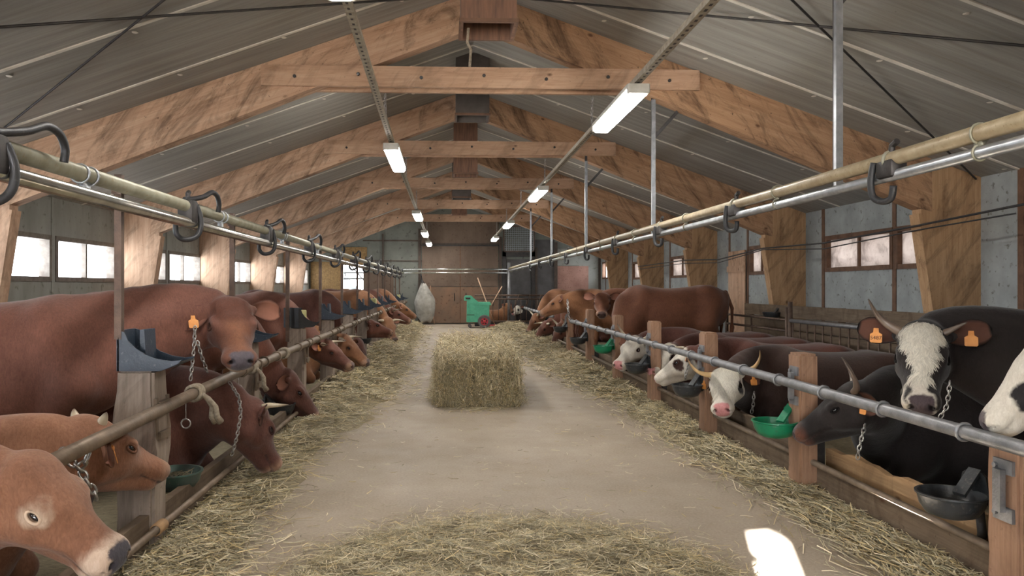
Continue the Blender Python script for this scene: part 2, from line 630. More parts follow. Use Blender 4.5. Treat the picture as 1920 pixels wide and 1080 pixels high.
mb.build('panel_fixing', M['seam'], ceiling)

win_n = 0


def window(wall_x, y0, y1, z0, z1, panes, frame_m, pane_m, side):
    """one window: a timber frame and its panes, in the opening of a side wall"""
    global win_n
    win_n += 1
    root = thing('window_%d' % win_n, None, None, (wall_x + side * .05, (y0 + y1) / 2, z0), kind='structure')
    L, Hh = (y1 - y0) / 2, z1 - z0
    f = MB()
    w = .05
    f.box(-.07, .07, -L, L, -w, .014).box(-.07, .07, -L, L, Hh - .014, Hh + w)
    f.box(-.07, .07, -L - w, -L + .014, -w, Hh + w).box(-.07, .07, L - .014, L + w, -w, Hh + w)
    for i in range(1, panes):
        c = -L + 2 * L * i / panes
        f.box(-.035, .035, c - .022, c + .022, 0, Hh)
    f.build('window_frame', frame_m, root)
    for i in range(panes):
        a, b = -L + 2 * L * i / panes, -L + 2 * L * (i + 1) / panes
        MB().box(-.004, .004, a + .01, b - .01, .005, Hh - .005).build('window_pane', pane_m, root)
    return root


def side_wall(name, x, side, opens, mat, stud_m, studs):
    """wall panel with openings (y0, y1, z0, z1), studs of timber over the joints"""
    t = .10
    xa, xb = (x - t, x) if side < 0 else (x, x + t)
    top = ceil_z(x) + .03
    mb = MB()
    y = YB
    for (y0, y1, z0, z1) in sorted(opens):
        if y0 > y:
            mb.box(xa, xb, y, y0, 0, top)
        mb.box(xa, xb, y0, y1, 0, z0)
        mb.box(xa, xb, y0, y1, z1, top)
        y = y1
    mb.box(xa, xb, y, YF + .1, 0, top)
    o = tag(mb.build(name, mat), kind='structure')
    sb = MB()
    for yy in studs:
        sb.box(x - .012 if side > 0 else x, x if side > 0 else x + .012, yy - .04, yy + .04, 0, top - .02)
    sb.build('trim_board', stud_m, o)
    return o


opens, studs = [], []
for k in range(-1, 7):
    y0 = 4.0 * k
    for a, b in ((.30, 2.0), (2.2, 3.92)):
        opens.append((y0 + a, min(y0 + b, 28.0), 1.52, 2.03))
    studs += [y0 + .13, y0 + 2.1]
side_wall('wall_left', XL, -1, opens, M['panel'], M['panel'], studs)
for (a, b, z0, z1) in opens:
    window(XL, a, b, z0, z1, 2, M['window_grey'], M['glass'], -1)
for k in range(-1, 7):
    ld = bpy.data.lights.new('daylight_portal', 'AREA')
    ld.shape = 'RECTANGLE'
    ld.size, ld.size_y = .55, 3.7
    ld.cycles.is_portal = True
    lo_ = bpy.data.objects.new('daylight_portal', ld)
    COL.objects.link(lo_)
    lo_.location = (XL - .12, 4.0 * k + 2.1, 1.775)
    lo_.rotation_euler = (0, -PI / 2, 0)
opens_r, studs = [], []
for k in range(-1, 7):
    y0 = 4.0 * k
    if k == 3:
        opens_r += [(y0 + .32, y0 + 1.1, 1.68, 2.13, 2), (y0 + 1.24, y0 + 2.12, 1.68, 2.13, 2)]
    elif k == 6:
        opens_r += [(26.5, 27.85, 1.74, 2.28, 2)]
    else:
        opens_r += [(y0 + .32, y0 + 1.42, 1.68, 2.13, 2), (y0 + 1.57, y0 + 3.22, 1.68, 2.13, 2)]
    studs += [y0 + .12, y0 + (1.17 if k == 3 else 1.495)] + ([y0 + 3.34] if k != 3 else [y0 + 2.26, y0 + 3.2])
side_wall('wall_right', XR, 1, [o[:4] for o in opens_r], M['panel_cool'], M['brown_paint'], studs)
for (a, b, z0, z1, n) in opens_r:
    window(XR, a, b, z0, z1, n, M['brown_paint'], M['glass'] if a > 26 else M['dirty_pane'], 1)
# plank door in the right wall beyond the third frame
d = thing('door_1', None, None, (XR - .03, 14.72, 0), kind='structure')
mb = MB()
for i in range(5):
    mb.box(-.025, .0, -.42 + .17 * i, -.42 + .17 * i + .162, .05, 2.12)
mb.build('door_leaf', M['wood_post'], d)
MB().box(-.045, -.02, -.45, .45, .4, .52).box(-.045, -.02, -.45, .45, 1.7, 1.82).build('door_batten', M['wood_post'], d)

# rear gable behind the camera, with a slanted slit high up that lets the sun in
s0, s1 = [(1.394, 2.99), (1.562, 2.99)], [(1.72, 3.315), (1.895, 3.325)]
mb = MB()
mb.prism([(XL - .1, 0), (-4.3, 0), (-4.3, 2.3), (XL - .1, 2.3)], YB - .1, YB)
mb.prism([(1.0, 0), (XR + .1, 0), (XR + .1, 2.3), (1.0, 2.63)], YB - .1, YB)
mb.prism([(-4.3, 2.3), (1.0, 2.3), (1.0, 2.63), (RX, 2.7), (XL - .1, 2.3)], YB - .1, YB)
mb.prism([(XL - .1, 2.3), (RX, 2.7), (1.20, 2.663), (1.20, 2.99), s0[0], s1[0], (1.72, ceil_z(1.72)), (RX, RZ + .05), (XL - .1, ceil_z(XL - .1))], YB - .1, YB)
mb.prism([(1.562, 2.61), (XR + .1, 2.28), (XR + .1, ceil_z(XR + .1)), (1.895, ceil_z(1.895)), s1[1], s0[1]], YB - .1, YB)
mb.prism([(1.20, 2.6), (1.562, 2.6), s0[1], s0[0], (1.20, 2.99)], YB - .1, YB)
mb.prism([s1[0], s1[1], (1.895, ceil_z(1.895)), (1.72, ceil_z(1.72))], YB - .1, YB)
tag(mb.build('wall_rear', M['gable']), kind='structure')

# unseen rear opening added for fill daylight, with an added canopy slab blocking sun
tag(MB().box(-5.0, 1.3, YB - 8.2, YB - .1, 2.42, 2.52).build('ceiling_sun_blocker', M['gable']), kind='structure')
tag(MB().box(-7, 4, YB - 9, YB - .3, -.3, -.05).build('ground', M['concrete']), kind='structure')
ld = bpy.data.lights.new('daylight_portal', 'AREA')
ld.shape = 'RECTANGLE'
ld.size, ld.size_y = 5.3, 2.3
ld.cycles.is_portal = True
lo_ = bpy.data.objects.new('daylight_portal', ld)
COL.objects.link(lo_)
lo_.location = (-1.65, YB - .12, 1.15)
lo_.rotation_euler = (PI / 2, 0, PI)

# end gable: a dark frame wall carrying many different panels
G = YF
mb = MB()
def gz(x):
    return ceil_z(x) + .03
mb.prism([(XL - .1, 0), (-3.94, 0), (-3.94, gz(-3.94)), (XL - .1, gz(XL - .1))], G, G + .1)
mb.prism([(-3.94, 2.22), (-3.19, 2.22), (-3.19, gz(-3.19)), (-3.94, gz(-3.94))], G, G + .1)
mb.prism([(-3.19, 0), (XR + .1, 0), (XR + .1, gz(XR)), (RX, RZ + .05), (-3.19, gz(-3.19))], G, G + .1)
wall_end = tag(mb.build('wall_back', M['gable']), kind='structure')


def gpanel(name, x0, x1, z0, z1, m, d=.03, z1b=None):
    p = MB().prism([(x0, z0), (x1, z0), (x1, z1 if z1b is None else z1b), (x0, z1)], G - d, G + .0)
    return p.build(name, M[m], wall_end)


gpanel('strand_board', -5.15, -3.98, .05, 2.35, 'osb', .03)
gpanel('strand_board', -3.98, -3.05, 2.24, 2.9, 'osb', .03)
gpanel('plywood_panel', -3.17, -2.05, 0, 1.95, 'brown_ply', .02)
gpanel('plank_panel', -1.0, 1.92, 3.0, 3.92, 'brown_ply', .03)
gpanel('reddish_panel', 4.15, 5.35, .9, 2.2, 'pink_board', .03)
gpanel('pale_panel', 5.0, 5.75, .9, 2.7, 'panel', .02)
gpanel('pale_panel', 4.15, 5.0, 2.22, 2.85, 'panel', .02)
gpanel('dark_panel', 3.2, 4.05, .9, 3.2, 'dark_door', .02)
mb = MB()
for x, w, zt in ((-2.45, .05, 3.4), (-1.07, .10, 3.6), (1.98, .10, 3.3), (3.35, .08, 2.9), (4.1, .12, 3.1), (5.78, .1, 2.5)):
    mb.box(x - w / 2, x + w / 2, G - .07, G, 0, zt)
mb.box(-3.2, -1.1, G - .04, G, 3.12, 3.17).box(-3.0, 1.98, G - .05, G, 2.36, 2.40).box(-1.0, 1.9, G - .08, G - .03, 3.0, 3.06)
mb.build('trim_post', M['brown_dark'], wall_end)

# big sliding doors of brown sheet in the end gable
d = thing('door_2', None, None, (.46, G - .05, 0), kind='structure')
for i in (-1, 1):
    x0, x1 = (-1.44, -.005) if i < 0 else (.005, 1.44)
    MB().box(x0, x1, -.02, .02, 1.42, 2.98).build('door_sheet', M['brown_ply'], d)
    MB().box(x0, x1, -.024, .02, .04, 1.40).build('door_sheet', M['brown_ply_low'], d)
    MB().tube([(i * .22, -.03, .88), (i * .22, -.07, .92), (i * .22, -.07, 1.12), (i * .22, -.03, 1.16)], .014, 8).build('door_handle', M['dark_iron'], d)
MB().box(-1.48, 1.48, -.05, -.02, 2.94, 3.0).build('door_track', M['dark_iron'], d)
MB().box(-.02, .02, -.03, -.02, .04, 2.95).build('door_seam', M['brown_paint'], d)
# dark door to the right of them
d = thing('door_3', None, None, (2.68, G - .05, 0), kind='structure')
MB().box(-.46, .46, -.02, .02, .95, 2.45).box(-.46, .46, -.02, .02, .02, .9).build('door_leaf', M['dark_door'], d)
MB().box(-.62, -.48, -.05, .02, 0, 2.75).box(.48, .62, -.05, .02, 0, 2.75).box(-.62, .62, -.05, .02, 2.55, 2.75).build('door_frame', M['dark_iron'], d)
MB().tube([(-.38, -.03, 1.2), (-.38, -.06, 1.25), (-.38, -.06, 1.35)], .012, 6).build('door_handle', M['galv'], d)
# wire mesh guard above that door
t_ = thing('wire_mesh_guard', 'wire mesh guard above the dark door in the end wall', 'wire mesh', (2.68, G - .12, 2.72))
mb = MB()
for i in range(15):
    x = -.55 + 1.1 * i / 14
    mb.tube([(x, 0, .05), (x, 0, .95)], .008, 5)
for j in range(12):
    z = .05 + .9 * j / 11
    mb.tube([(-.56, 0, z), (.56, 0, z)], .008, 5)
mb.build('mesh', M['galv'], t_)
MB().box(-.6, -.55, -.03, .03, 0, 1).box(.55, .6, -.03, .03, 0, 1).box(-.6, .6, -.03, .03, 0, .05).box(-.6, .6, -.03, .03, .95, 1).build('frame', M['iron'], t_)
# stairway outside the bright opening on the far left
t_ = thing('outdoor_stair', 'metal stair outside the bright doorway at the far end', 'stairs', (-3.75, G + 1.4, 0))
mb = MB()
mb.beam((-.9, 0, 2.4), (.9, 0, .3), .05, .16).beam((-.9, .7, 2.4), (.9, .7, .3), .05, .16)
for i in range(9):
    f = i / 8
    mb.box(-.95 + 1.8 * f, -.75 + 1.8 * f, 0, .7, 2.40 - 2.1 * f, 2.44 - 2.1 * f)
mb.build('flight', M['galv'], t_)
mb = MB()
mb.tube([(-.9, 0, 3.2), (.9, 0, 1.1)], .025, 8)
for i in range(4):
    f = i / 3
    mb.tube([(-.9 + 1.8 * f, 0, 2.4 - 2.1 * f), (-.9 + 1.8 * f, 0, 3.2 - 2.1 * f)], .018, 6)
mb.tube([(-1, -.4, 1.95), (1, -.4, 1.95)], .03, 8).tube([(-1, -.4, 1.72), (1, -.4, 1.72)], .03, 8)
mb.build('handrail', M['dark_iron'], t_)
MB().box(-1.2, 1.2, .8, .9, 0, 1.1).build('low_wall', M['panel_cool'], t_)

# timber portal frames
frames_txt = {-4: 'timber roof frame farthest behind, out of view', 0: 'timber roof frame straight above the viewer', 4: 'timber roof frame overhead at the near end of the barn',
              8: 'large timber roof frame with the first full cross beam seen', 12: 'timber roof frame second from the near cross beam', 16: 'timber roof frame third from the near cross beam',
              20: 'timber roof frame fourth from the near cross beam', 24: 'timber roof frame nearest the end wall'}
for Y, lab in frames_txt.items():
    if Y < 0:
        continue
    fr = thing('portal_frame', lab, 'roof frame', (0, Y, 0), group='timber roof frames')
    th = .08
    for sd, xo, xi_t, xi_m, xi_b in ((-1, XL, -4.53, -4.67, -4.86), (1, XR, 5.15, 5.29, 5.48)):
        zo = ceil_z(xo) - .002
        zi = ceil_z(xi_t) - .002
        MB().prism([(xo, 0), (xi_b, 0), (xi_m, 1.1), (xi_t, 2.22), (xi_t, zi), (xo, zo)], -th, th).build('post', M['wood_post' if sd < 0 else 'wood_post_right_dimmed'], fr)
        MB().beam((xi_b + sd * -.015, 0, 0), (xi_t + sd * -.015, 0, 2.2), 2 * th + .01, .03, (1, 0, 0)).build('edge_board', M['wood_post' if sd < 0 else 'wood_post_right_dimmed'], fr)
        # rafter
        yo = .085
        xk = xi_t + sd * .12
        poly = [(RX, ceil_z(RX) - .002), (RX, 4.17), (RX + sd * 1.72, 3.50), (xi_t, 2.25), (xk, 2.22), (xk, ceil_z(xk) - .002)]
        MB().prism(poly, -yo, yo).build('rafter', M['wood_left' if sd < 0 else 'wood_right_dimmed'], fr)
    for yy in (-.125, .095):
        MB().box(-1.95, 2.69, yy, yy + .03 + .02, 3.505, 3.72).build('tie_beam', M['wood_x'], fr)
    mb = MB()
    for k in range(7):
        mb.tube([(-1.6 + k * .66, -.13, 3.6 + .03 * (k % 2)), (-1.6 + k * .66, -.142, 3.6 + .03 * (k % 2))], .018, 8)
    mb.build('bolt', M['dark_iron'], fr)

# ventilation shafts hanging from the ridge between the frames
for i, (Y, z0) in enumerate(((6.0, 3.53), (10.0, 3.70), (14.0, 3.52), (18.0, 3.55), (22.0, 3.55))):
    t_ = thing('ventilation_shaft', ['brown stained ventilation shaft hanging from the ridge, nearest the viewer', 'dark ventilation shaft under the ridge behind the first cross beam',
                                     'ventilation shaft under the ridge behind the second cross beam', 'ventilation shaft under the ridge behind the third cross beam',
                                     'ventilation shaft under the ridge behind the fourth cross beam'][i], 'ventilation shaft', (RX, Y, z0), group='ridge ventilation shafts')
    hgt = RZ - z0 - .02
    MB().box(-.225, .225, 0, .02, 0, hgt).box(-.225, .225, .43, .45, 0, hgt).box(-.225, -.205, .02, .43, 0, hgt).box(.205, .225, .02, .43, 0, hgt).build('shaft_box', M['shaft' if i in (0, 2, 4) else 'shaft_dark'], t_)
    MB().box(-.24, .24, -.012, .0, .0, .03).box(-.24, .24, .45, .462, 0, .03).box(-.24, -.225, 0, .45, 0, .03).box(.225, .24, 0, .45, 0, .03).build('rim', M['brown_paint'], t_)
    if i == 0:
        MB().tube([(-.16, .2, .02), (-.17, .2, -.1), (-.14, .2, -.16), (-.15, .2, -.3)], .012, 6).build('cord', M['rope'], t_)

# steel bracing rods crossed under the ceiling
for n, (a, b) in enumerate((((-5.15, 4.1), (RX, 8.0 - .1)), ((-5.15, 7.9), (RX, 4.1)), ((5.75, 4.1), (RX, 7.9)), ((5.75, 7.9), (RX, 4.1)))):
    pts = [(a[0] + (b[0] - a[0]) * f, a[1] + (b[1] - a[1]) * f, ceil_z(a[0] + (b[0] - a[0]) * f) - .05) for f in [i / 12 for i in range(13)]]
    tag(MB().tube(pts, .011, 6).build('bracing_rod', M['dark_iron'], None, True),
        ['thin steel rod across the left ceiling, rising away from the viewer to the ridge', 'thin steel rod crossing the left ceiling from the window eave',
         'thin steel rod across the right ceiling up to the ridge beam', 'thin steel rod crossing the right ceiling down to the far post'][n], 'bracing rod', 'steel bracing rods')

# ------------------------------------------------------------------ lamps and cable trays
def tray(name, label, x, zs):
    t_ = thing(name, label, 'cable tray', (x, 0, 0))
    mb = MB()
    ys = sorted(zs)
    zf = lambda y: float(np.interp(y, ys, [zs[k] for k in ys]))
    n = 27
    for i in range(n):
        y0, y1 = ys[0] + (ys[-1] - ys[0]) * i / n, ys[0] + (ys[-1] - ys[0]) * (i + 1) / n
        mb.beam((0, y0, zf(y0)), (0, y1, zf(y1)), .055, .006)
        mb.beam((-.028, y0, zf(y0) + .02), (-.028, y1, zf(y1) + .02), .005, .045)
        mb.beam((.028, y0, zf(y0) + .02), (.028, y1, zf(y1) + .02), .005, .045)
    mb.build('channel', M['tray'], t_)
    mb = MB()
    for y in np.arange(ys[0], ys[-1], .09):
        mb.box(-.009, .009, y, y + .035, zf(y) - .0045, zf(y) - .002)
    mb.build('slot_pattern', M['dark_iron'], t_)['kind'] = 'stuff'
    pts = [(.012, y, zf(y) + .016) for y in np.linspace(ys[0], ys[-1], 30)]
    MB().tube(pts, .012, 6).build('cable', M['rubber'], t_)
    for y in (8, 12, 16, 20, 24):
        chain_mesh(m2 := MB(), [(.0, y + .16, zf(y) + .03), (.0, y + .13, 3.52)], .05, .004, 4)
        m2.build('chain', M['chain'], t_)
    return zf


zr = tray('cable_tray', 'perforated cable tray carrying the right row of lamps', 1.58, {.0: 3.10, 8: 3.10, 27: 3.08})
zl = tray('cable_tray', 'perforated cable tray carrying the left row of lamps', -.68, {.0: 3.45, 4: 3.36, 9: 3.13, 14: 3.07, 27.6: 3.0})


def lamp(loc, tilt, label, group):
    t_ = thing('tube_lamp', label, 'lamp', loc, group=group)
    L = .76
    MB().box(-.095, .095, -L, L, -.05, -.005, bev=.012).build('housing', M['white_plastic'], t_)
    prof = [(-.09, -.05), (-.086, -.085), (-.06, -.11), (.06, -.11), (.086, -.085), (.09, -.05)]
    MB().prism(prof, -L + .03, L - .03).build('diffuser', M['lamp'], t_)
    for s in (-1, 1):
        MB().box(-.092, .092, s * L - .03, s * L + .03, -.09, -.01, bev=.01).build('end_cap', M['white_plastic'], t_)
    for s in (-1, 1):
        MB().box(-.04, .04, s * .5 - .015, s * .5 + .015, -.01, .004).build('clip', M['galv'], t_)
    t_.rotation_euler = (tilt, 0, 0)
    return t_


lr = ['large lit tube lamp, nearest of the right row', 'lit tube lamp, second in the right row from the viewer', 'lit tube lamp, third in the right row from the viewer', 'small lit tube lamp at the far end of the right row']
for i, y in enumerate((6.9, 13.1, 19.5, 25.1)):
    lamp((1.58, y, zr(y) - .004), 0, lr[i], 'right row of tube lamps')
ll = ['lit tube lamp at the top edge of the picture in the left row', 'lit tube lamp below the second cross beam in the left row', 'lit tube lamp hung third in the left row',
      'lit tube lamp hung fourth in the left row', 'lit tube lamp at the far end of the left row']
for i, y in enumerate((4.05, 9.7, 16.8, 22.0, 26.6)):
    lamp((-.68, y, zl(y) - .006), math.atan((zl(y + .5) - zl(y - .5))), ll[i], 'left row of tube lamps')
lamp((1.58, .6, 3.09), 0, 'lit tube lamp of the right row above the viewer', 'right row of tube lamps')
lamp((1.58, -4.2, 3.09), 0, 'lit tube lamp of the right row behind the viewer', 'right row of tube lamps')
lamp((-.68, -1.6, 3.44), 0, 'lit tube lamp of the left row behind the viewer', 'left row of tube lamps')
tag(MB().box(1.54, 1.62, -5.9, .02, 3.1, 3.14).build('cable_tray', M['tray']), 'rear length of the right cable tray behind the viewer', 'cable tray')
tag(MB().box(-.72, -.64, -5.9, .02, 3.45, 3.49).build('cable_tray', M['tray']), 'rear length of the left cable tray behind the viewer', 'cable tray')

# ------------------------------------------------------------------ left stalls
PY_L = [4.03 + 2.03 * k for k in range(12)]
near_l = ['nearest', 'second', 'third', 'fourth', 'fifth', 'sixth', 'seventh', 'eighth', 'ninth', 'tenth', 'eleventh', 'twelfth']
XLP = -1.62


def stall_post(w, h, m, flare=0.0, bracket=1):
    mb = MB()
    bm = bmesh.new()
    bmesh.ops.create_cube(bm, size=1)
    for v in bm.verts:
        v.co = Vector((v.co.x * w, v.co.y * w, (v.co.z + .5) * h))
    bmesh.ops.subdivide_edges(bm, edges=[e for e in bm.edges if abs(e.verts[0].co.z - e.verts[1].co.z) > .1], cuts=8)
    for v in bm.verts:
        z = v.co.z / h
        k = 1 + flare * math.exp(-((z - .62) / .16) ** 2) + random.uniform(-.03, .03)
        v.co.x *= k
        v.co.y *= k
    bmesh.ops.bevel(bm, geom=[e for e in bm.edges if abs(e.verts[0].co.z - e.verts[1].co.z) > .02 or e.verts[0].co.z > h - .01 and e.verts[1].co.z > h - .01], offset=.016, segments=2, affect='EDGES')
    bm.verts.index_update()
    mb.add([v.co.copy() for v in bm.verts], [[v.index for v in f.verts] for f in bm.faces])
    bm.free()
    return mb


for k, Y in enumerate(PY_L):
    p = thing('stall_post', 'weathered wooden stall post in the left row, %s from the viewer' % near_l[k], 'post', (XLP, Y, 0), group='left stall posts')
    stall_post(.19 if k == 0 else .17, .97, M['post'], .28 if k == 0 else .05).build('timber', M['post'], p, True, angle=40)
    mb = MB()
    mb.box(.09, .125, -.07, .07, .60, .64).box(.09, .125, -.07, .07, .76, .80).box(.095, .11, -.09, -.06, .58, .82).box(.095, .11, .06, .09, .58, .82)
    mb.build('rail_bracket', M['rail_tan'], p)
    top_ = 1.98 - (.82 if k else 1.13)
    r = MB().box(-.018, .018, -.018, .018, 0, top_)
    r.box(-.03, .03, -.025, .025, top_ - .10, top_ - .04)
    o = r.build('support_rod', M['iron'], None, loc=(-1.70, Y - .09, .82 if k else 1.13))
    tag(o, 'thin upright rod holding the left milk pipe, at the %s stall post' % near_l[k], 'rod', 'left support rods')
    # slate-blue feeder for a mineral lick on top of the post
    turned = k in (1,)
    f = thing('lick_holder', ('slate blue plastic lick holder on the %s left stall post' % near_l[k]) if k != 2 else 'dark lick holder on the third left stall post, seen from its open back', 'lick holder', (XLP - .005, Y, .965), 0, 'lick holders')
    f.scale = (.78, .78, .78)
    if k == 2:
        f.rotation_euler = (0, 0, R(58))
    mb = MB()
    # tub: tall back on the post side, sweeping down into a long lip
    for sy in (-1, 1):
        mb.prism([(-.10, 0), (.18, 0), (.29, .045), (.32, .075), (.25, .065), (.16, .08), (.08, .11), (.02, .15), (-.03, .20), (-.06, .26), (-.10, .27)], sy * .13 - .006, sy * .13 + .006)
    mb.box(-.105, -.09, -.136, .136, 0, .27)
    mb.prism([(-.10, 0), (.18, 0), (.30, .05), (.305, .062), (.18, .014), (-.10, .014)], -.13, .13)
    mb.prism([(.02, .01), (.06, .01), (.045, .27), (.015, .27)], -.06, .126)
    mb.build('tub', M['blue_plastic'] if k != 2 else M['rubber'], f)
    if k in (2, 6, 10):
        MB().box(-.07, .10, -.10, .10, .05, .24, bev=.015).build('mineral_block', M['salt'], f)

# neck rail of the left row
def left_rail_z(y):
    return float(np.interp(y, [1.8, 2.8, 5.07, 13, 26], [.72, .733, .785, .825, .87]))


XRL = -1.50
t_ = thing('neck_rail', 'long dirty tan neck rail in front of the left row of cattle', 'rail', (XRL, 0, 0))
ys = np.linspace(2.84, 27.2, 40)
MB().tube([(0, y, left_rail_z(y)) for y in ys], .033, 14).build('tube', M['rail_tan'], t_, True)
for Y in PY_L[1:]:
    for dy in (-.55, -.1, .1, .55):
        y = Y + dy
        mb = MB()
        ring = [(.039 * math.cos(a), y, left_rail_z(y) + .039 * math.sin(a)) for a in [2 * PI * i / 14 for i in range(14)]]
        mb.tube(ring, .008, 6, closed=True)
        mb.build('clamp_ring', M['rail_tan'], t_, True)
# knotted rope and loose rings on the left rail
def rope_knot(x, y, z, label, tails=1):
    t_ = thing('rope', label, 'rope', (x, y, z))
    mb = MB()
    for i in range(3):
        ring = [(.043 * math.cos(a), -.03 + .028 * i + .008 * math.sin(2 * a), .043 * math.sin(a)) for a in [2 * PI * j / 16 for j in range(16)]]
        mb.tube(ring, .012, 7, closed=True)
    mb.build('wrap', M['rope'], t_, True)
    mb = MB()
    for i in range(tails):
        dx = .05 + .03 * i
        mb.tube([(.03, 0, .0), (.06 + dx * .3, -.02, -.03), (.05 + dx, -.03 * i, -.08), (.055 + dx, -.02, -.14), (.07 + dx, 0, -.175)], [.013, .014, .016, .019, .022], 8)
    if tails:
        mb.build('frayed_tail', M['rope'], t_, True)
    return t_


rope_knot(XRL, 4.5, left_rail_z(4.5), 'frayed grey rope knotted on the left rail below the chained red cow', 2)
rope_knot(XRL, 6.9, left_rail_z(6.9), 'rope knot on the left rail above the cow eating with lowered head', 0)
rope_knot(XRL, 5.75, left_rail_z(5.75), 'rope tied on the left rail with an end hanging down, beside the red cow muzzle', 1)
for (x, y, z, lab) in ((-1.495, 4.33, .62, 'loose steel ring hanging under the left rail by the frayed rope'), (-1.48, 5.35, .68, 'loose steel ring hanging under the red cow muzzle')):
    ring = [(.026 * math.cos(a), 0, .026 * math.sin(a)) for a in [2 * PI * i / 20 for i in range(20)]]
    mb = MB().tube(ring, .0045, 6, closed=True)
    mb.tube([(0, 0, .026), (0, 0, left_rail_z(y) - z - .03)], .003, 5)
    tag(mb.build('steel_ring', M['chain'], None, True, (x, y, z)), lab, 'ring')

# milk line and vacuum line along the left row
XM = -1.655
t_ = thing('milk_line', 'dusty cream upper milk pipe above the left row of cattle', 'pipe', (XM, 0, 0))
MB().tube([(0, 1.2, 1.915), (0, 14, 1.905), (0, 27.5, 1.912)], .036, 16).build('pipe', M['cream_pipe'], t_, True)
t2 = thing('vacuum_line', 'shiny steel lower pipe above the left row of cattle', 'pipe', (XM, 0, 0))
MB().tube([(0.01, 1.2, 1.832), (.01, 6, 1.80), (.01, 14, 1.785), (.01, 27.5, 1.768)], .034, 16).build('pipe', M['steel'], t2, True)
for k, Y in enumerate(PY_L):
    mb = MB()
    for dy in (-.045, .045):
        mb.tube([(.042 * math.cos(a), Y - .55 + dy, 1.91 + .042 * math.sin(a)) for a in [2 * PI * i / 14 for i in range(14)]], .006, 5, closed=True)
    mb.box(-.012, .012, Y - .58, Y - .52, 1.80, 1.90)
    mb.build('pipe_clip', M['galv'], t_, True)


def milk_tap(loc, label, group, side=1, big=1.0):
    t_ = thing('milk_tap', label, 'milking hose', loc, group=group)
    MB().box(-.05, .05, -.22, -.10, -.10, .05, bev=.02).tube([(0, -.16, .02), (0, -.16, .09), (0, -.14, .10)], .016, 8).build('tap', M['dark_iron'], t_, True, angle=40)
    b = big
    MB().tube(curve([(0, -.22, .045), (side * .02, -.12, .06), (side * .05, .0, .09 * b), (side * .07, .10, .13 * b), (side * .08, .18, .115 * b), (side * .08, .225, .065), (side * .07, .235, .01)]), .017, 9).build('hose_arch', M['rubber'], t_, True)
    MB().tube(curve([(side * .04, -.12, .02), (side * .06, -.10, -.06), (side * .06, -.11, -.14 * b), (side * .035, -.14, -.19 * b), (-side * .015, -.19, -.205 * b), (-side * .05, -.22, -.17 * b), (-side * .055, -.22, -.10)]), .017, 9).build('hose_loop', M['rubber'], t_, True)
    return t_


for k in range(12):
    Y = 2.92 + 2.07 * k
    milk_tap((XM, Y, 1.905), 'black milking hose loop on the left milk pipe, %s from the viewer' % near_l[k], 'left milking hoses', 1, 1.0)

# feeding kerb of the left row
for k in range(12):
    y0, y1 = 2.0 + 2.03 * k, 4.03 + 2.03 * k
    o = MB().box(-.025, .025, y0 + .01, y1 - .01, 0, .22).build('feed_board', M['plank'], None, loc=(-1.57, 0, 0))
    tag(o, 'grey plank along the left feeding edge, %s from the viewer' % near_l[k], 'plank', 'left feeding planks')
t_ = thing('water_pipe', 'thin pipe along the floor edge of the left stalls', 'pipe', (-1.50, 0, .15))
MB().tube([(0, 1.5, 0), (0, 27, 0)], .020, 10).build('tube', M['rail_tan'], t_, True)
MB().lathe([(.024, -.05), (.032, -.05), (.032, .05), (.024, .05)], 12, Matrix.Translation((0, 3.95, 0)) @ Matrix.Rotation(PI / 2, 4, 'X')).build('joint', M['plank_warm'], t_, True)


def bowl(name, loc, rz, mat, label, group, r=.14, pipe=None):
    """drinking bowl: round basin, flat back, push tongue and the feed pipe below"""
    t_ = thing(name, label, 'drinking bowl', loc, rz, group)
    prof = [(.0001, -.105), (r * .45, -.102), (r * .75, -.085), (r * .93, -.045), (r, 0.0), (r * 1.06, .004), (r * 1.06, .012), (r * .97, .012), (r * .90, -.04), (r * .70, -.075), (r * .42, -.09), (.0001, -.092)]
    MB().lathe(prof, 28).build('basin', mat, t_, True, angle=50)
    mb = MB()
    mb.prism([(-.085, -.04), (.085, -.04), (.06, .085), (.04, .10), (-.04, .10), (-.06, .085)], r * .96, r * 1.05)
    mb.prism([(r * .35, -.01), (r * 1.0, .095), (r * 1.0, .115), (r * .3, .005)], -.032, .032, 'x')
    mb.box(-.05, .05, r, r + .10, -.05, .05)
    mb.build('back_plate', mat, t_)
    MB().lathe([(.0001, -.045), (r * .88, -.045)], 24).build('water', M['water'], t_)
    if pipe:
        MB().tube(pipe, .020, 9).build('feed_pipe', M['dark_iron'], t_, True)
    return t_


bowl('drinking_bowl', (-1.66, 4.62, .27), R(95), M['worn_bowl'], 'worn green drinking bowl with chaff, under the tan cow muzzle on the left', 'left drinking bowls', .155, [(0, .15, -.03), (-.0, .2, -.12), (.0, .12, -.27)])
mbh = MB()
for i in range(60):
    a, rr = random.uniform(0, 2 * PI), .10 * math.sqrt(random.random())
    p = Vector((-1.66 + rr * math.cos(a), 4.62 + rr * math.sin(a), .245 + random.uniform(0, .02)))
    q = Vector((random.uniform(-1, 1), random.uniform(-1, 1), random.uniform(-.1, .3))).normalized() * random.uniform(.02, .05)
    mbh.tube([p - q, p + q], .002, 4)
tag(mbh.build('chaff', M['hay_base']), 'wet chaff floating in the worn green bowl', 'chaff', kind='stuff')
bowl('drinking_bowl', (-1.62, 7.30, .26), R(95), M['black_bowl'], 'black drinking bowl beside the cow eating with lowered head', 'left drinking bowls', .14, [(0, .15, -.03), (0, .2, -.12), (0, .16, -.25)])
bowl('drinking_bowl', (-1.60, 14.2, .42), R(95), M['black_bowl'], 'black drinking bowl under the far dark red head on the left', 'left drinking bowls', .15, [(0, .15, -.03), (0, .2, -.12), (0, .16, -.4)])

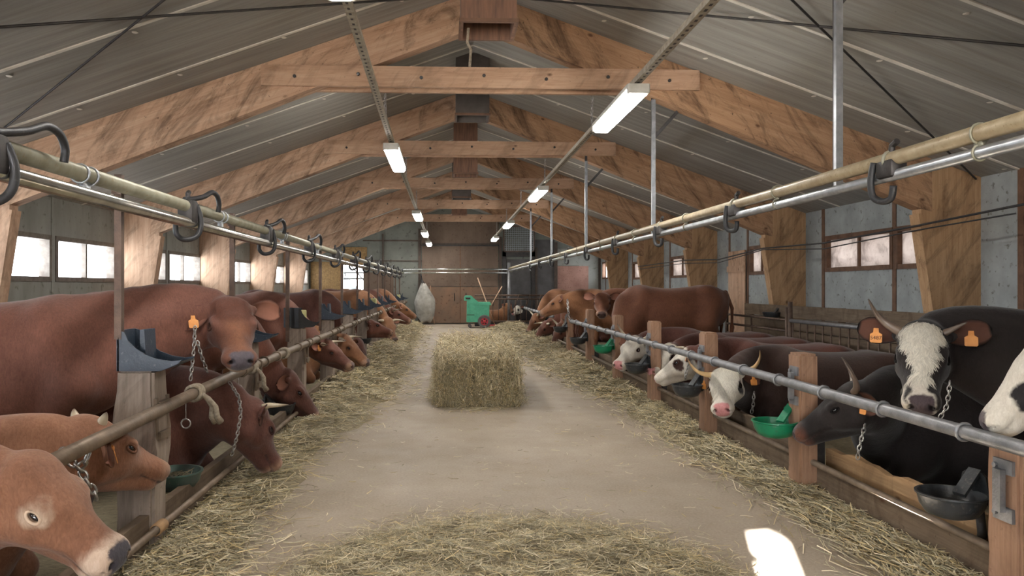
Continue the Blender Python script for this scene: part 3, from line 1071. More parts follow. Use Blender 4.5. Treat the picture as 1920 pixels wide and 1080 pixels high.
# ------------------------------------------------------------------ right stalls
PY_R = [3.2, 5.05, 6.9, 8.72, 10.6, 12.7, 14.8]
XRP = 2.42
hts = [.72, .95, .98, 1.0, 1.0, 1.02, .8]
for k, Y in enumerate(PY_R):
    Y -= .12 if k == 0 else .05
    p = thing('stall_post', 'brown wooden stall post in the right row, %s from the viewer' % near_l[k], 'post', (XRP, Y, 0), group='right stall posts')
    o = stall_post(.17, hts[k], None).build('timber', M['post_warm'], p, True, angle=40)
    o.scale = (.72, 1.15, 1)
    mb = MB()
    mb.box(-.075, -.06, -.07, .04, .60, .66).box(-.075, -.06, -.07, .04, .80, .86).box(-.10, -.075, -.035, .01, .64, .82)
    for z in (.63, .83):
        mb.lathe([(.0001, 0), (.012, 0), (.012, .012), (.0001, .014)], 8, Matrix.Translation((-.075, .02, z)) @ Matrix.Rotation(-PI / 2, 4, 'Y'))
    if k == 0:
        mb.v = [Vector(v) - Vector((0, 0, .19)) for v in mb.v]
    mb.build('rail_bracket', M['rail_grey'], p)


def right_rail(name, label, y0, y1, z0, z1, x=2.29):
    t_ = thing(name, label, 'rail', (x, 0, 0))
    zf = lambda y: z0 + (z1 - z0) * (y - y0) / (y1 - y0)
    MB().tube([(0, y, zf(y)) for y in np.linspace(y0, y1, 20)], .032, 14).build('tube', M['rail_grey'], t_, True)
    y = y0 + .4
    while y < y1:
        ring = [(.038 * math.cos(a), y, zf(y) + .038 * math.sin(a)) for a in [2 * PI * i / 14 for i in range(14)]]
        MB().tube(ring, .008, 6, closed=True).build('clamp_ring', M['rail_grey'], t_, True)
        y += .62
    return zf


rrz = right_rail('neck_rail', 'long grey neck rail in front of the right row of cattle', 2.2, 13.9, .755, .765)
right_rail('neck_rail', 'far grey neck rail ending beside the profile of a tan cow', 15.6, 21.4, .78, .80, 2.2)

t_ = thing('milk_line', 'dusty cream upper milk pipe above the right row of cattle', 'pipe', (2.2, 0, 0))
MB().tube([(0, .8, 2.045), (0, 5, 2.03), (0, 26.8, 2.06)], .036, 16).build('pipe', M['right_pipe'], t_, True)
t2 = thing('vacuum_line', 'galvanised lower pipe above the right row of cattle', 'pipe', (2.2, 0, 0))
MB().tube([(-.0, .8, 1.965), (0, 5, 1.945), (0, 26.8, 1.985)], .027, 14).build('pipe', M['galv'], t2, True)
for i in range(14):
    Y = 3.0 + 1.9 * i
    mb = MB()
    mb.tube([(.042 * math.cos(a), Y, 2.035 + .042 * math.sin(a)) for a in [2 * PI * j / 14 for j in range(14)]], .006, 5, closed=True)
    mb.tube([(.033 * math.cos(a), Y, 1.955 + .033 * math.sin(a)) for a in [2 * PI * j / 14 for j in range(14)]], .006, 5, closed=True)
    mb.box(-.012, .012, Y - .02, Y + .02, 1.98, 2.0)
    mb.build('pipe_clip', M['cream_pipe'], t_, True)
for k in range(9):
    Y = 3.62 + 2.0 * k
    t_ = thing('milk_tap', 'black milking hook on the right milk pipe, %s from the viewer' % near_l[k], 'milking hose', (2.2, Y, 2.03), group='right milking hooks')
    MB().box(-.045, .045, -.07, .07, -.09, .0, bev=.018).tube([(0, 0, .02), (0, -.01, .07), (.0, -.05, .085)], .016, 8).build('tap', M['dark_iron'], t_, True, angle=40)
    MB().tube(curve([(-.04, .08, .0), (-.045, .10, -.09), (-.04, .09, -.17), (-.02, .05, -.20), (.0, 0.0, -.19), (.0, -.02, -.13)]), .017, 9).build('hose_loop', M['rubber'], t_, True)
    MB().tube([(.042 * math.cos(a), 0, .042 * math.sin(a)) for a in [2 * PI * j / 14 for j in range(14)]], .010, 6, closed=True).build('clamp', M['cream_pipe'], t_, True)
for k, Y in enumerate((4.15, 7.97, 11.9, 15.9, 19.9)):
    t_ = thing('pipe_hanger', 'steel hanger bar from the ceiling to the right milk pipe, %s from the viewer' % near_l[k], 'hanger', (2.215, Y, 1.93), group='right pipe hangers')
    top = 3.42 - 1.93
    MB().box(-.02, .02, -.014, .014, 0, top + (.25 if k == 0 else 0)).build('bar', M['galv'], t_)
    MB().box(-.02, .022, .014, .026, 0, top + .2).build('bar_flange', M['dark_iron'], t_)
    MB().beam((0, .03, top - .42), (.27, .03, top - .02 - .10), .02, .035).build('brace', M['dark_iron'], t_)
# pipe post at the far end of the right milk line, cross pipes on the end wall
o = tag(MB().tube([(0, 0, 0), (0, 0, 2.28)], .055, 14).build('end_post', M['rail_grey'], None, True, (2.2, 26.9, 0)), 'grey round steel post at the far end of the right milk pipe', 'post')
for z, r, lab in ((2.05, .035, 'upper steel pipe crossing the end wall in front of the sliding doors'), (1.92, .03, 'lower steel pipe crossing the end wall in front of the sliding doors')):
    tag(MB().tube([(-1.7, 27.6, z), (2.2, 27.6, z)], r, 12).build('cross_pipe', M['steel'], None, True), lab, 'pipe')

# feeding kerb of the right row
bl = [1.35] + [(a) for a in PY_R]
for k in range(8):
    y0 = [1.3, 3.2, 5.05, 6.9, 8.72, 10.6, 12.7, 14.8][k]
    y1 = [3.2, 5.05, 6.9, 8.72, 10.6, 12.7, 14.8, 17.5][k]
    o = MB().box(-.03, .03, y0 + .01, y1 - .01, 0, .20).build('feed_board', M['plank'], None, loc=(2.50, 0, 0))
    tag(o, 'dark plank along the right feeding edge, %s from the viewer' % near_l[k], 'plank', 'right feeding planks')
    # inner lip board
    mb = MB()
    n = 24
    top = []
    for i in range(n + 1):
        f = i / n
        w = .012 * math.sin(f * 17 + k) + .008 * math.sin(f * 41)
        top.append((y0 + .08 + (y1 - y0 - .16) * f, .315 + (w if k in (1,) else w * .3) - (.02 if k != 1 else 0)))
    mb.prism([(y0 + .08, .02)] + [(y1 - .08, .02)] + top[::-1], -.02, .02, 'x')
    o = mb.build('lip_board', M['plank_warm' if k in (1,) else 'plank'], None, loc=(2.585, 0, 0))
    tag(o, 'gnawed tan board with a wavy top edge in front of the lying black cow' if k == 1 else 'inner board behind the right feeding plank, %s from the viewer' % near_l[k], 'plank', 'right inner boards')
    MB_ = MB().box(-.03, .03, -.03, .03, 0, .36)
    tag(MB_.build('kerb_stake', M['dark_iron'], None, loc=(2.535, y1 - .04 if k else y1 + .02, 0)), 'dark iron stake between the right feeding planks, %s from the viewer' % near_l[k], 'stake', 'right kerb stakes')
tag(MB().tube([(2.445, 1.3, .225), (2.445, 17.3, .225)], .021, 10).build('water_pipe', M['rail_tan'], None, True), 'thin pipe along the top of the right feeding planks', 'pipe')
bowl('drinking_bowl', (2.37, 3.42, .42), R(-75), M['black_bowl'], 'large black drinking bowl by the nearest right post', 'right drinking bowls', .145, [(0, .17, -.03), (.01, .18, -.2), (.0, .13, -.40)])
bowl('drinking_bowl', (2.235, 5.02, .475), R(-70), M['green_bowl'], 'bright green drinking bowl at the lying black cow muzzle', 'right drinking bowls', .145, [(0, .19, -.03), (0, .2, -.2), (.0, .2, -.44)])
bowl('drinking_bowl', (2.21, 6.82, .485), R(-70), M['black_bowl'], 'black drinking bowl left of the white-faced horned cow', 'right drinking bowls', .135, [(0, .19, -.03), (0, .2, -.2), (.0, .2, -.44)])
bowl('drinking_bowl', (2.20, 8.62, .495), R(-70), M['black_bowl'], 'black drinking bowl under the half white brown-cheeked head', 'right drinking bowls', .135, [(0, .19, -.03), (0, .2, -.2), (.0, .2, -.44)])
bowl('drinking_bowl', (2.20, 10.5, .56), R(-70), M['green_bowl'], 'green drinking bowl hung farther down the right rail', 'right drinking bowls', .14, [(0, .19, -.03), (0, .2, -.2), (.0, .2, -.5)])
bowl('drinking_bowl', (2.20, 12.55, .53), R(-70), M['black_bowl'], 'black drinking bowl at the far end of the long right rail', 'right drinking bowls', .14, [(0, .19, -.03), (0, .2, -.2), (.0, .2, -.5)])
bowl('drinking_bowl', (2.22, 14.7, .60), R(-70), M['black_bowl'], 'black drinking bowl beyond the long right rail near the eating cow', 'right drinking bowls', .14, [(0, .19, -.03), (0, .2, -.2), (.0, .2, -.55)])

# pens behind the right row
t_ = thing('bar_gate', 'gate of upright iron bars behind the lying black cow', 'gate', (4.62, 7.1, 0))
mb = MB()
for i in range(14):
    mb.tube([(0, .12 + .2 * i, .1), (0, .12 + .2 * i, .92)], .011, 8)
mb.build('bar', M['iron'], t_, True)
MB().tube([(0, 0, .945), (0, 2.78, .945)], .026, 10).tube([(0, 0, .1), (0, 2.78, .1)], .022, 10).build('frame', M['rail_grey'], t_, True)
MB().tube([(0, 2.8, 0), (0, 2.8, 1.2)], .03, 10).build('gate_post', M['iron'], t_, True)
t_ = thing('rail_gate', 'gate of level iron rails behind the standing brown bull', 'gate', (4.62, 10.0, 0))
mb = MB()
for z in (.95, .80, .65, .50, .30):
    mb.tube([(0, 0, z), (0, 2.2, z)], .017, 8)
mb.build('rail', M['iron'], t_, True)
for yy_, z0_, z1_, r_ in ((0, .1, 1.12, .024), (1.2, .25, .96, .015), (2.2, .1, 1.12, .03)):
    MB().tube([(0, yy_, z0_), (0, yy_, z1_)], r_, 8).build('upright', M['iron'], t_, True)
t_ = thing('plank_barrier', 'low wall of brown planks along the right side wall', 'barrier', (5.10, 8.0, 0))
for i in range(6):
    MB().box(-.02, .02, -6.5, 4.6, .02 + .185 * i, .195 + .185 * i).build('plank', M['plank'], t_)
MB().box(.02, .07, -2.2, -2.1, 0, 1.12).box(.02, .07, 1.5, 1.6, 0, 1.12).box(.02, .07, 4.4, 4.5, 0, 1.12).build('stake', M['brown_paint'], t_)
bowl('drinking_bowl', (4.98, 11.3, 1.0), R(-90), M['black_bowl'], 'drinking bowl on the plank barrier behind the rail gate', 'right drinking bowls', .13)
# sagging cable along the right wall
pts = [(5.2, 4.0, 2.22), (5.18, 6.6, 2.14), (5.12, 7.9, 2.07), (5.14, 10.0, 2.0), (5.14, 12, 2.03), (5.14, 14, 1.92), (5.14, 16, 1.98), (5.14, 20, 1.95)]
tag(MB().tube(pts, .012, 7).build('cable', M['rubber'], None, True), 'dark cable sagging along the right wall across the timber posts', 'cable')
pts = [(x + .01, y + .02, z - .05 - .03 * math.sin(y * 2)) for x, y, z in pts]
tag(MB().tube(pts[1:], .008, 7).build('cable', M['rubber'], None, True), 'thinner cable running just below the sagging one on the right wall', 'cable')

# ------------------------------------------------------------------ things at the far end
t_ = thing('feed_barrier', 'rusty feed barrier with bars across the far right corner', 'feed barrier', (0.95, 26.6, 0))
MB().tube([(0, 0, 1.10), (2.9, 0, 1.10)], .03, 10).tube([(0, 0, .97), (2.9, 0, .97)], .025, 10).tube([(0, 0, .17), (2.9, 0, .17)], .03, 10).build('rail', M['iron'], t_, True)
mb = MB()
for i in range(15):
    mb.tube([(.05 + .2 * i, 0, .17), (.05 + .2 * i, 0, .97)], .013, 7)
mb.build('bar', M['iron'], t_, True)
mb = MB()
for i in range(7):
    mb.tube([(.25 + .4 * i, -.02, .72), (.38 + .4 * i, -.02, 1.14)], .016, 7)
mb.build('slanted_bar', M['iron'], t_, True)
MB().box(0, 2.9, -.03, .03, .0, .13).build('kick_board', M['dark_iron'], t_)

# hanging sack
t_ = thing('sack', 'large silver-grey sack hanging against the brown doors', 'sack', (-.87, 27.75, 0))
vs, fs = [], []
nu, nv = 30, 26
for j in range(nv):
    v_ = j / (nv - 1)
    z = .10 + 1.42 * v_
    w = .36 * (math.sin(PI * min(1, (v_ * .84 + .10))) ** .75) * (1 - .45 * v_ ** 3) + .03
    for i in range(nu):
        a = 2 * PI * i / nu
        f = 1 + .07 * math.sin(5 * a + 3 * v_) * v_ + .06 * math.sin(9 * a - 6 * v_) + .04 * math.sin(14 * v_ + 2 * a)
        vs.append((w * f * math.cos(a) + .10 * (v_ - .4) * -1 + .02, w * .62 * f * math.sin(a), z + .03 * math.sin(3 * a)))
for j in range(nv - 1):
    for i in range(nu):
        i2 = (i + 1) % nu
        fs.append((j * nu + i, j * nu + i2, (j + 1) * nu + i2, (j + 1) * nu + i))
fs.append(tuple(range(nu - 1, -1, -1)))
fs.append(tuple((nv - 1) * nu + i for i in range(nu)))
MB().add(vs, fs).build('bag', M['sack'], t_, True)
MB().tube([(-.02, 0, 1.5), (-.10, .05, 1.62), (-.12, .12, 1.78), (-.18, .4, 1.93)], [.05, .045, .02, .012], 9).build('neck_tie', M['dark_iron'], t_, True)
tag(MB().tube([(-.50, 27.6, .02), (-.62, 27.9, .9), (-.66, 28.05, 1.45)], .014, 7).build('stick', M['wood_x'], None, True), 'thin dark stick leaning behind the silver sack', 'stick')

# green wheeled bin
t_ = thing('wheeled_bin', 'sea green wheeled bin with red wheel hubs at the far end', 'wheeled bin', (1.0, 25.7, 0))
def xs(px):
    return (px - 893) / 1400 * 25.8
body_ = [(-.36, .20), (-.345, .92), (-.42, .95), (-.42, 1.10), (-.20, 1.10), (-.14, 1.03), (.02, .90), (.06, .88), (.44, .88), (.45, .82), (.41, .80), (.40, .20)]
MB().prism(body_, -.29, .29).build('bin_body', M['cart_green'], t_)
MB().prism([(-.44, .93), (-.44, 1.06), (-.22, 1.06), (-.02, .86), (.06, .83), (.47, .83), (.47, .78), (.04, .78), (-.06, .80), (-.26, .93)], -.31, .31).build('rim', M['cart_green'], t_)
MB().box(-.40, -.24, -.325, -.31, .98, 1.04).box(-.36, -.10, -.30, -.289, .44, .46).build('recess', M['dark_iron'], t_)
MB().prism([(.0, .20), (.05, .55), (.12, .60), (.40, .66), (.40, .20)], -.305, .305).build('wheel_housing', M['cart_green'], t_)
for s in (-1, 1):
    Mw = Matrix.Translation((.235, s * .33, .225)) @ Matrix.Rotation(PI / 2, 4, 'X')
    wh = MB().lathe([(.13, -.045), (.205, -.05), (.225, -.03), (.225, .03), (.205, .05), (.13, .045)], 28, Mw).build('wheel', M['tyre'], t_, True, angle=40)
    hb = MB().lathe([(.0001, -.035), (.04, -.04), (.05, -.03), (.10, -.02), (.135, -.04), (.135, .04), (.10, .02), (.05, .03), (.04, .04), (.0001, .035)], 28, Mw)
    hb.build('hub', M['red_hub'], wh, True)
    mb = MB()
    for i in range(5):
        a = 2 * PI * i / 5 + .3
        mb.lathe([(.0001, 0), (.026, 0), (.026, .008), (.0001, .008)], 10, Matrix.Translation((.235 + .078 * math.cos(a), s * .33 - .034 * 1, .225 + .078 * math.sin(a))) @ Matrix.Rotation(PI / 2, 4, 'X'))
    mb.build('hub_hole', M['dark_iron'], wh)
    MB().tube([(-.27, s * .2, .2), (-.27, s * .2, .12)], .02, 8).lathe([(.0001, -.02), (.06, -.02), (.06, .02), (.0001, .02)], 14, Matrix.Translation((-.25, s * .2, .062)) @ Matrix.Rotation(PI / 2, 4, 'X')).build('caster', M['tyre'], t_, True, angle=40)
# broom leaning behind the bin and a fork handle standing in it
t_ = thing('broom', 'broom with long wooden handle leaning beside the green bin', 'broom', (0, 0, 0))
MB().tube([(1.62, 26.0, .10), (1.05, 26.45, 1.72)], .018, 8).build('handle', M['wood_x'], t_, True)
MB().box(1.40, 1.75, 25.93, 26.03, .02, .09, bev=.01).build('brush_head', M['red_hub'], t_)
tag(MB().tube([(1.30, 25.75, .45), (1.88, 25.95, 1.42)], .016, 8).build('tool_handle', M['wood_x'], None, True), 'wooden tool handle sticking out of the green bin', 'tool handle')

# ------------------------------------------------------------------ cattle: one continuous body per animal
def v3(*a):
    return np.array(a, np.float64)


class Field:
    """signed distance field on a grid, blended solids, turned into one skin"""

    def __init__(s, lo, hi, vox):
        s.vox = vox
        s.lo = np.array(lo, float)
        s.n = np.ceil((np.array(hi) - s.lo) / vox).astype(int) + 1
        s.D = np.full(s.n, 5.0, np.float32)
        s.ax = [(s.lo[i] + vox * np.arange(s.n[i])).astype(np.float32) for i in range(3)]

    def sub(s, lo, hi, m):
        a = np.clip(np.floor((np.minimum(lo, hi) - m - s.lo) / s.vox).astype(int), 0, s.n - 1)
        b = np.clip(np.ceil((np.maximum(lo, hi) + m - s.lo) / s.vox).astype(int) + 1, 1, s.n)
        if np.any(b - a < 1):
            return None
        sl = tuple(slice(a[i], b[i]) for i in range(3))
        return sl, s.ax[0][sl[0]][:, None, None], s.ax[1][sl[1]][None, :, None], s.ax[2][sl[2]][None, None, :]

    def put(s, sl, d, k):
        a = s.D[sl]
        if k <= 0:
            s.D[sl] = np.minimum(a, d)
        else:
            h = np.clip(0.5 + 0.5 * (a - d) / k, 0, 1)
            s.D[sl] = a + (d - a) * h - k * h * (1 - h)

    def cut(s, sl, d, k):
        a = s.D[sl]
        h = np.clip(0.5 - 0.5 * (a + d) / k, 0, 1)
        s.D[sl] = a + (-d - a) * h + k * h * (1 - h)

    def cone(s, a, b, ra, rb, k=0.05, cut=False):
        a, b = np.asarray(a, float), np.asarray(b, float)
        r = max(ra, rb)
        q = s.sub(np.minimum(a, b), np.maximum(a, b), r + k + 3 * s.vox)
        if q is None:
            return
        sl, X, Y, Z = q
        ab = b - a
        L = max(1e-9, float(ab @ ab))
        h = np.clip(((X - a[0]) * ab[0] + (Y - a[1]) * ab[1] + (Z - a[2]) * ab[2]) / L, 0, 1)
        d = np.sqrt((X - a[0] - h * ab[0]) ** 2 + (Y - a[1] - h * ab[1]) ** 2 + (Z - a[2] - h * ab[2]) ** 2) - (ra + h * (rb - ra))
        (s.cut if cut else s.put)(sl, d.astype(np.float32), k)

    def ell(s, c, r, Rm=None, k=0.05, cut=False):
        c, r = np.asarray(c, float), np.asarray(r, float)
        m = float(r.max())
        q = s.sub(c - m, c + m, k + 3 * s.vox)
        if q is None:
            return
        sl, X, Y, Z = q
        x, y, z = X - c[0], Y - c[1], Z - c[2]
        if Rm is not None:
            x, y, z = (Rm[0, i] * x + Rm[1, i] * y + Rm[2, i] * z for i in range(3))
        k0 = np.sqrt((x / r[0]) ** 2 + (y / r[1]) ** 2 + (z / r[2]) ** 2)
        k1 = np.sqrt((x / r[0] ** 2) ** 2 + (y / r[1] ** 2) ** 2 + (z / r[2] ** 2) ** 2)
        d = k0 * (k0 - 1) / np.maximum(k1, 1e-6)
        (s.cut if cut else s.put)(sl, d.astype(np.float32), k)

    def barrel(s, prof, k=0.05, dz=0.0, p=2.4):
        """trunk: prof rows (x, top, bottom, half width)"""
        P = np.array(prof, float)
        q = s.sub(v3(P[0, 0], -P[:, 3].max(), P[:, 2].min() + dz), v3(P[-1, 0], P[:, 3].max(), P[:, 1].max() + dz), k + 3 * s.vox)
        if q is None:
            return
        sl, X, Y, Z = q
        xs = X[:, 0, 0]
        xc = np.clip(xs, P[0, 0], P[-1, 0])
        def smooth(col):
            # Catmull-Rom through the profile
            i = np.clip(np.searchsorted(P[:, 0], xc, side='right') - 1, 0, len(P) - 2)
            t = (xc - P[i, 0]) / (P[i + 1, 0] - P[i, 0])
            y0, y1 = P[i, col], P[i + 1, col]
            im, ip = np.clip(i - 1, 0, None), np.clip(i + 2, None, len(P) - 1)
            hh = P[i + 1, 0] - P[i, 0]
            m0 = (y1 - P[im, col]) / np.maximum(P[i + 1, 0] - P[im, 0], 1e-6) * hh
            m1 = (P[ip, col] - y0) / np.maximum(P[ip, 0] - P[i, 0], 1e-6) * hh
            return (2 * t ** 3 - 3 * t ** 2 + 1) * y0 + (t ** 3 - 2 * t ** 2 + t) * m0 + (-2 * t ** 3 + 3 * t ** 2) * y1 + (t ** 3 - t ** 2) * m1
        top, bot, w = smooth(1) + dz, smooth(2) + dz, np.maximum(smooth(3), 0.03)
        c, hgt = ((top + bot) / 2)[:, None, None], np.maximum((top - bot) / 2, 0.04)[:, None, None]
        w = w[:, None, None]
        kk = ((np.abs(Y) / w) ** p + (np.abs(Z - c) / hgt) ** p) ** (1 / p)
        d = (kk - 1) * np.minimum(w, hgt)
        dx = np.maximum(np.maximum(P[0, 0] - X, X - P[-1, 0]), 0)
        d = np.where(dx > 0, np.sqrt(dx ** 2 + np.maximum(d, 0) ** 2), d)
        s.put(sl, d.astype(np.float32), k)

    def skin(s):
        D = s.D
        S = D < 0
        n = np.array(D.shape)
        acc = np.zeros(tuple(n - 1) + (3,), np.float32)
        cnt = np.zeros(tuple(n - 1), np.float32)
        quads_src = []
        for ax in range(3):
            lo = [slice(None)] * 3
            hi = [slice(None)] * 3
            lo[ax], hi[ax] = slice(0, -1), slice(1, None)
            d0, d1 = D[tuple(lo)], D[tuple(hi)]
            cr = (d0 < 0) != (d1 < 0)
            I = np.argwhere(cr)
            if len(I) == 0:
                continue
            a, b = d0[cr], d1[cr]
            t = a / (a - b)
            o1, o2 = (ax + 1) % 3, (ax + 2) % 3
            cells = []
            for e1, e2 in ((0, 0), (-1, 0), (-1, -1), (0, -1)):
                J = I.copy()
                J[:, o1] += e1
                J[:, o2] += e2
                cells.append(J)
            ok = np.ones(len(I), bool)
            for J in cells:
                ok &= np.all((J >= 0) & (J < n - 1), axis=1)
            for J in cells:
                Jk = J[ok]
                pos = np.zeros((len(Jk), 3), np.float32)
                pos[:, ax] = t[ok]
                pos[:, o1] = I[ok][:, o1] - Jk[:, o1]
                pos[:, o2] = I[ok][:, o2] - Jk[:, o2]
                lin_i = np.ravel_multi_index(Jk.T, tuple(n - 1))
                for q in range(3):
                    acc.reshape(-1, 3)[:, q] += np.bincount(lin_i, pos[:, q], minlength=cnt.size).astype(np.float32)
                cnt.reshape(-1)[:] += np.bincount(lin_i, minlength=cnt.size).astype(np.float32)
            quads_src.append((np.stack([np.ravel_multi_index(J[ok].T, tuple(n - 1)) for J in cells], 1), (a[ok] < 0)))
        act = np.flatnonzero(cnt.ravel() > 0)
        idx = np.full(cnt.size, -1, np.int64)
        idx[act] = np.arange(len(act))
        ijk = np.stack(np.unravel_index(act, tuple(n - 1)), 1)
        V = (ijk + acc.reshape(-1, 3)[act] / cnt.ravel()[act][:, None]) * s.vox + s.lo
        Q = []
        for q, flip in quads_src:
            q = idx[q]
            q[~flip] = q[~flip][:, ::-1]
            Q.append(q)
        return V, np.concatenate(Q)


def np_mesh(name, V, Q, colors=None, mat=None, smooth=True):
    me = bpy.data.meshes.new(name)
    me.vertices.add(len(V))
    me.vertices.foreach_set('co', np.ascontiguousarray(V, np.float32).ravel())
    k = Q.shape[1]
    me.loops.add(len(Q) * k)
    me.loops.foreach_set('vertex_index', np.ascontiguousarray(Q, np.int32).ravel())
    me.polygons.add(len(Q))
    me.polygons.foreach_set('loop_start', np.arange(0, len(Q) * k, k, dtype=np.int32))
    me.update(calc_edges=True)
    if smooth:
        me.polygons.foreach_set('use_smooth', np.ones(len(Q), bool))
    if colors is not None:
        a = me.color_attributes.new('coat', 'FLOAT_COLOR', 'POINT')
        c4 = np.ones((len(V), 4), np.float32)
        c4[:, :3] = colors
        a.data.foreach_set('color', c4.ravel())
    if mat:
        me.materials.append(mat)
    return me


def hashn(p, f):
    """cheap smooth 3-D noise for coat borders"""
    x, y, z = p[:, 0] * f, p[:, 1] * f, p[:, 2] * f
    return (np.sin(x * 1.7 + 1.3 * np.sin(y * 1.1 + z)) + np.sin(y * 1.9 + 1.7 * np.sin(z * 1.3 + x)) + np.sin(z * 2.1 + 1.1 * np.sin(x * 1.2 + y))) / 3


def L3(r, g, b):
    return np.array(lin(r, g, b)[:3])


COATS = {
    'tan': dict(body=L3(164, 118, 92), dark=L3(132, 90, 68), muzzle=L3(70, 66, 74)),
    'red': dict(body=L3(132, 88, 73), dark=L3(90, 58, 49), muzzle=L3(104, 98, 106)),
    'brown': dict(body=L3(126, 80, 64), dark=L3(88, 54, 44), muzzle=L3(110, 84, 78)),
    'deep': dict(body=L3(112, 72, 60), dark=L3(76, 48, 42), muzzle=L3(150, 120, 112)),
    'gold': dict(body=L3(158, 112, 78), dark=L3(116, 76, 54), muzzle=L3(96, 80, 76)),
    'bull': dict(body=L3(132, 86, 62), dark=L3(92, 56, 42), muzzle=L3(96, 74, 68)),
    'black': dict(body=L3(40, 32, 30), dark=L3(26, 22, 22), muzzle=L3(84, 72, 76)),
    'blackbrown': dict(body=L3(66, 46, 38), dark=L3(42, 30, 28), muzzle=L3(120, 84, 70)),
    'pied': dict(body=L3(104, 66, 56), dark=L3(72, 46, 40), muzzle=L3(214, 160, 160)),
}
WHITE = L3(226, 220, 206)


def head_frame(yaw, pitch, roll):
    """columns: forward (poll to muzzle), left, up of the forehead"""
    m = Matrix.Rotation(yaw, 3, 'Z') @ Matrix.Rotation(-pitch, 3, 'Y') @ Matrix.Rotation(roll, 3, 'X')
    return np.array(m)


STAND = [(-0.86, 1.16, 0.95, .07), (-0.80, 1.24, 0.80, .17), (-0.66, 1.32, 0.70, .235), (-0.45, 1.345, 0.64, .265), (-0.2, 1.315, 0.56, .30),
         (0.05, 1.30, 0.51, .33), (0.28, 1.32, 0.52, .315), (0.48, 1.355, 0.57, .265), (0.64, 1.30, 0.60, .225), (0.78, 1.20, 0.66, .16), (0.86, 1.08, 0.76, .07)]
LIE = [(-0.86, 0.60, 0.20, .10), (-0.78, 0.68, 0.05, .22), (-0.62, 0.75, 0.0, .33), (-0.4, 0.78, 0.0, .38), (-0.15, 0.77, 0.0, .40),
       (0.08, 0.77, 0.0, .41), (0.3, 0.79, 0.0, .38), (0.48, 0.83, 0.0, .31), (0.64, 0.79, 0.02, .25), (0.78, 0.70, 0.08, .17), (0.86, 0.58, 0.2, .08)]


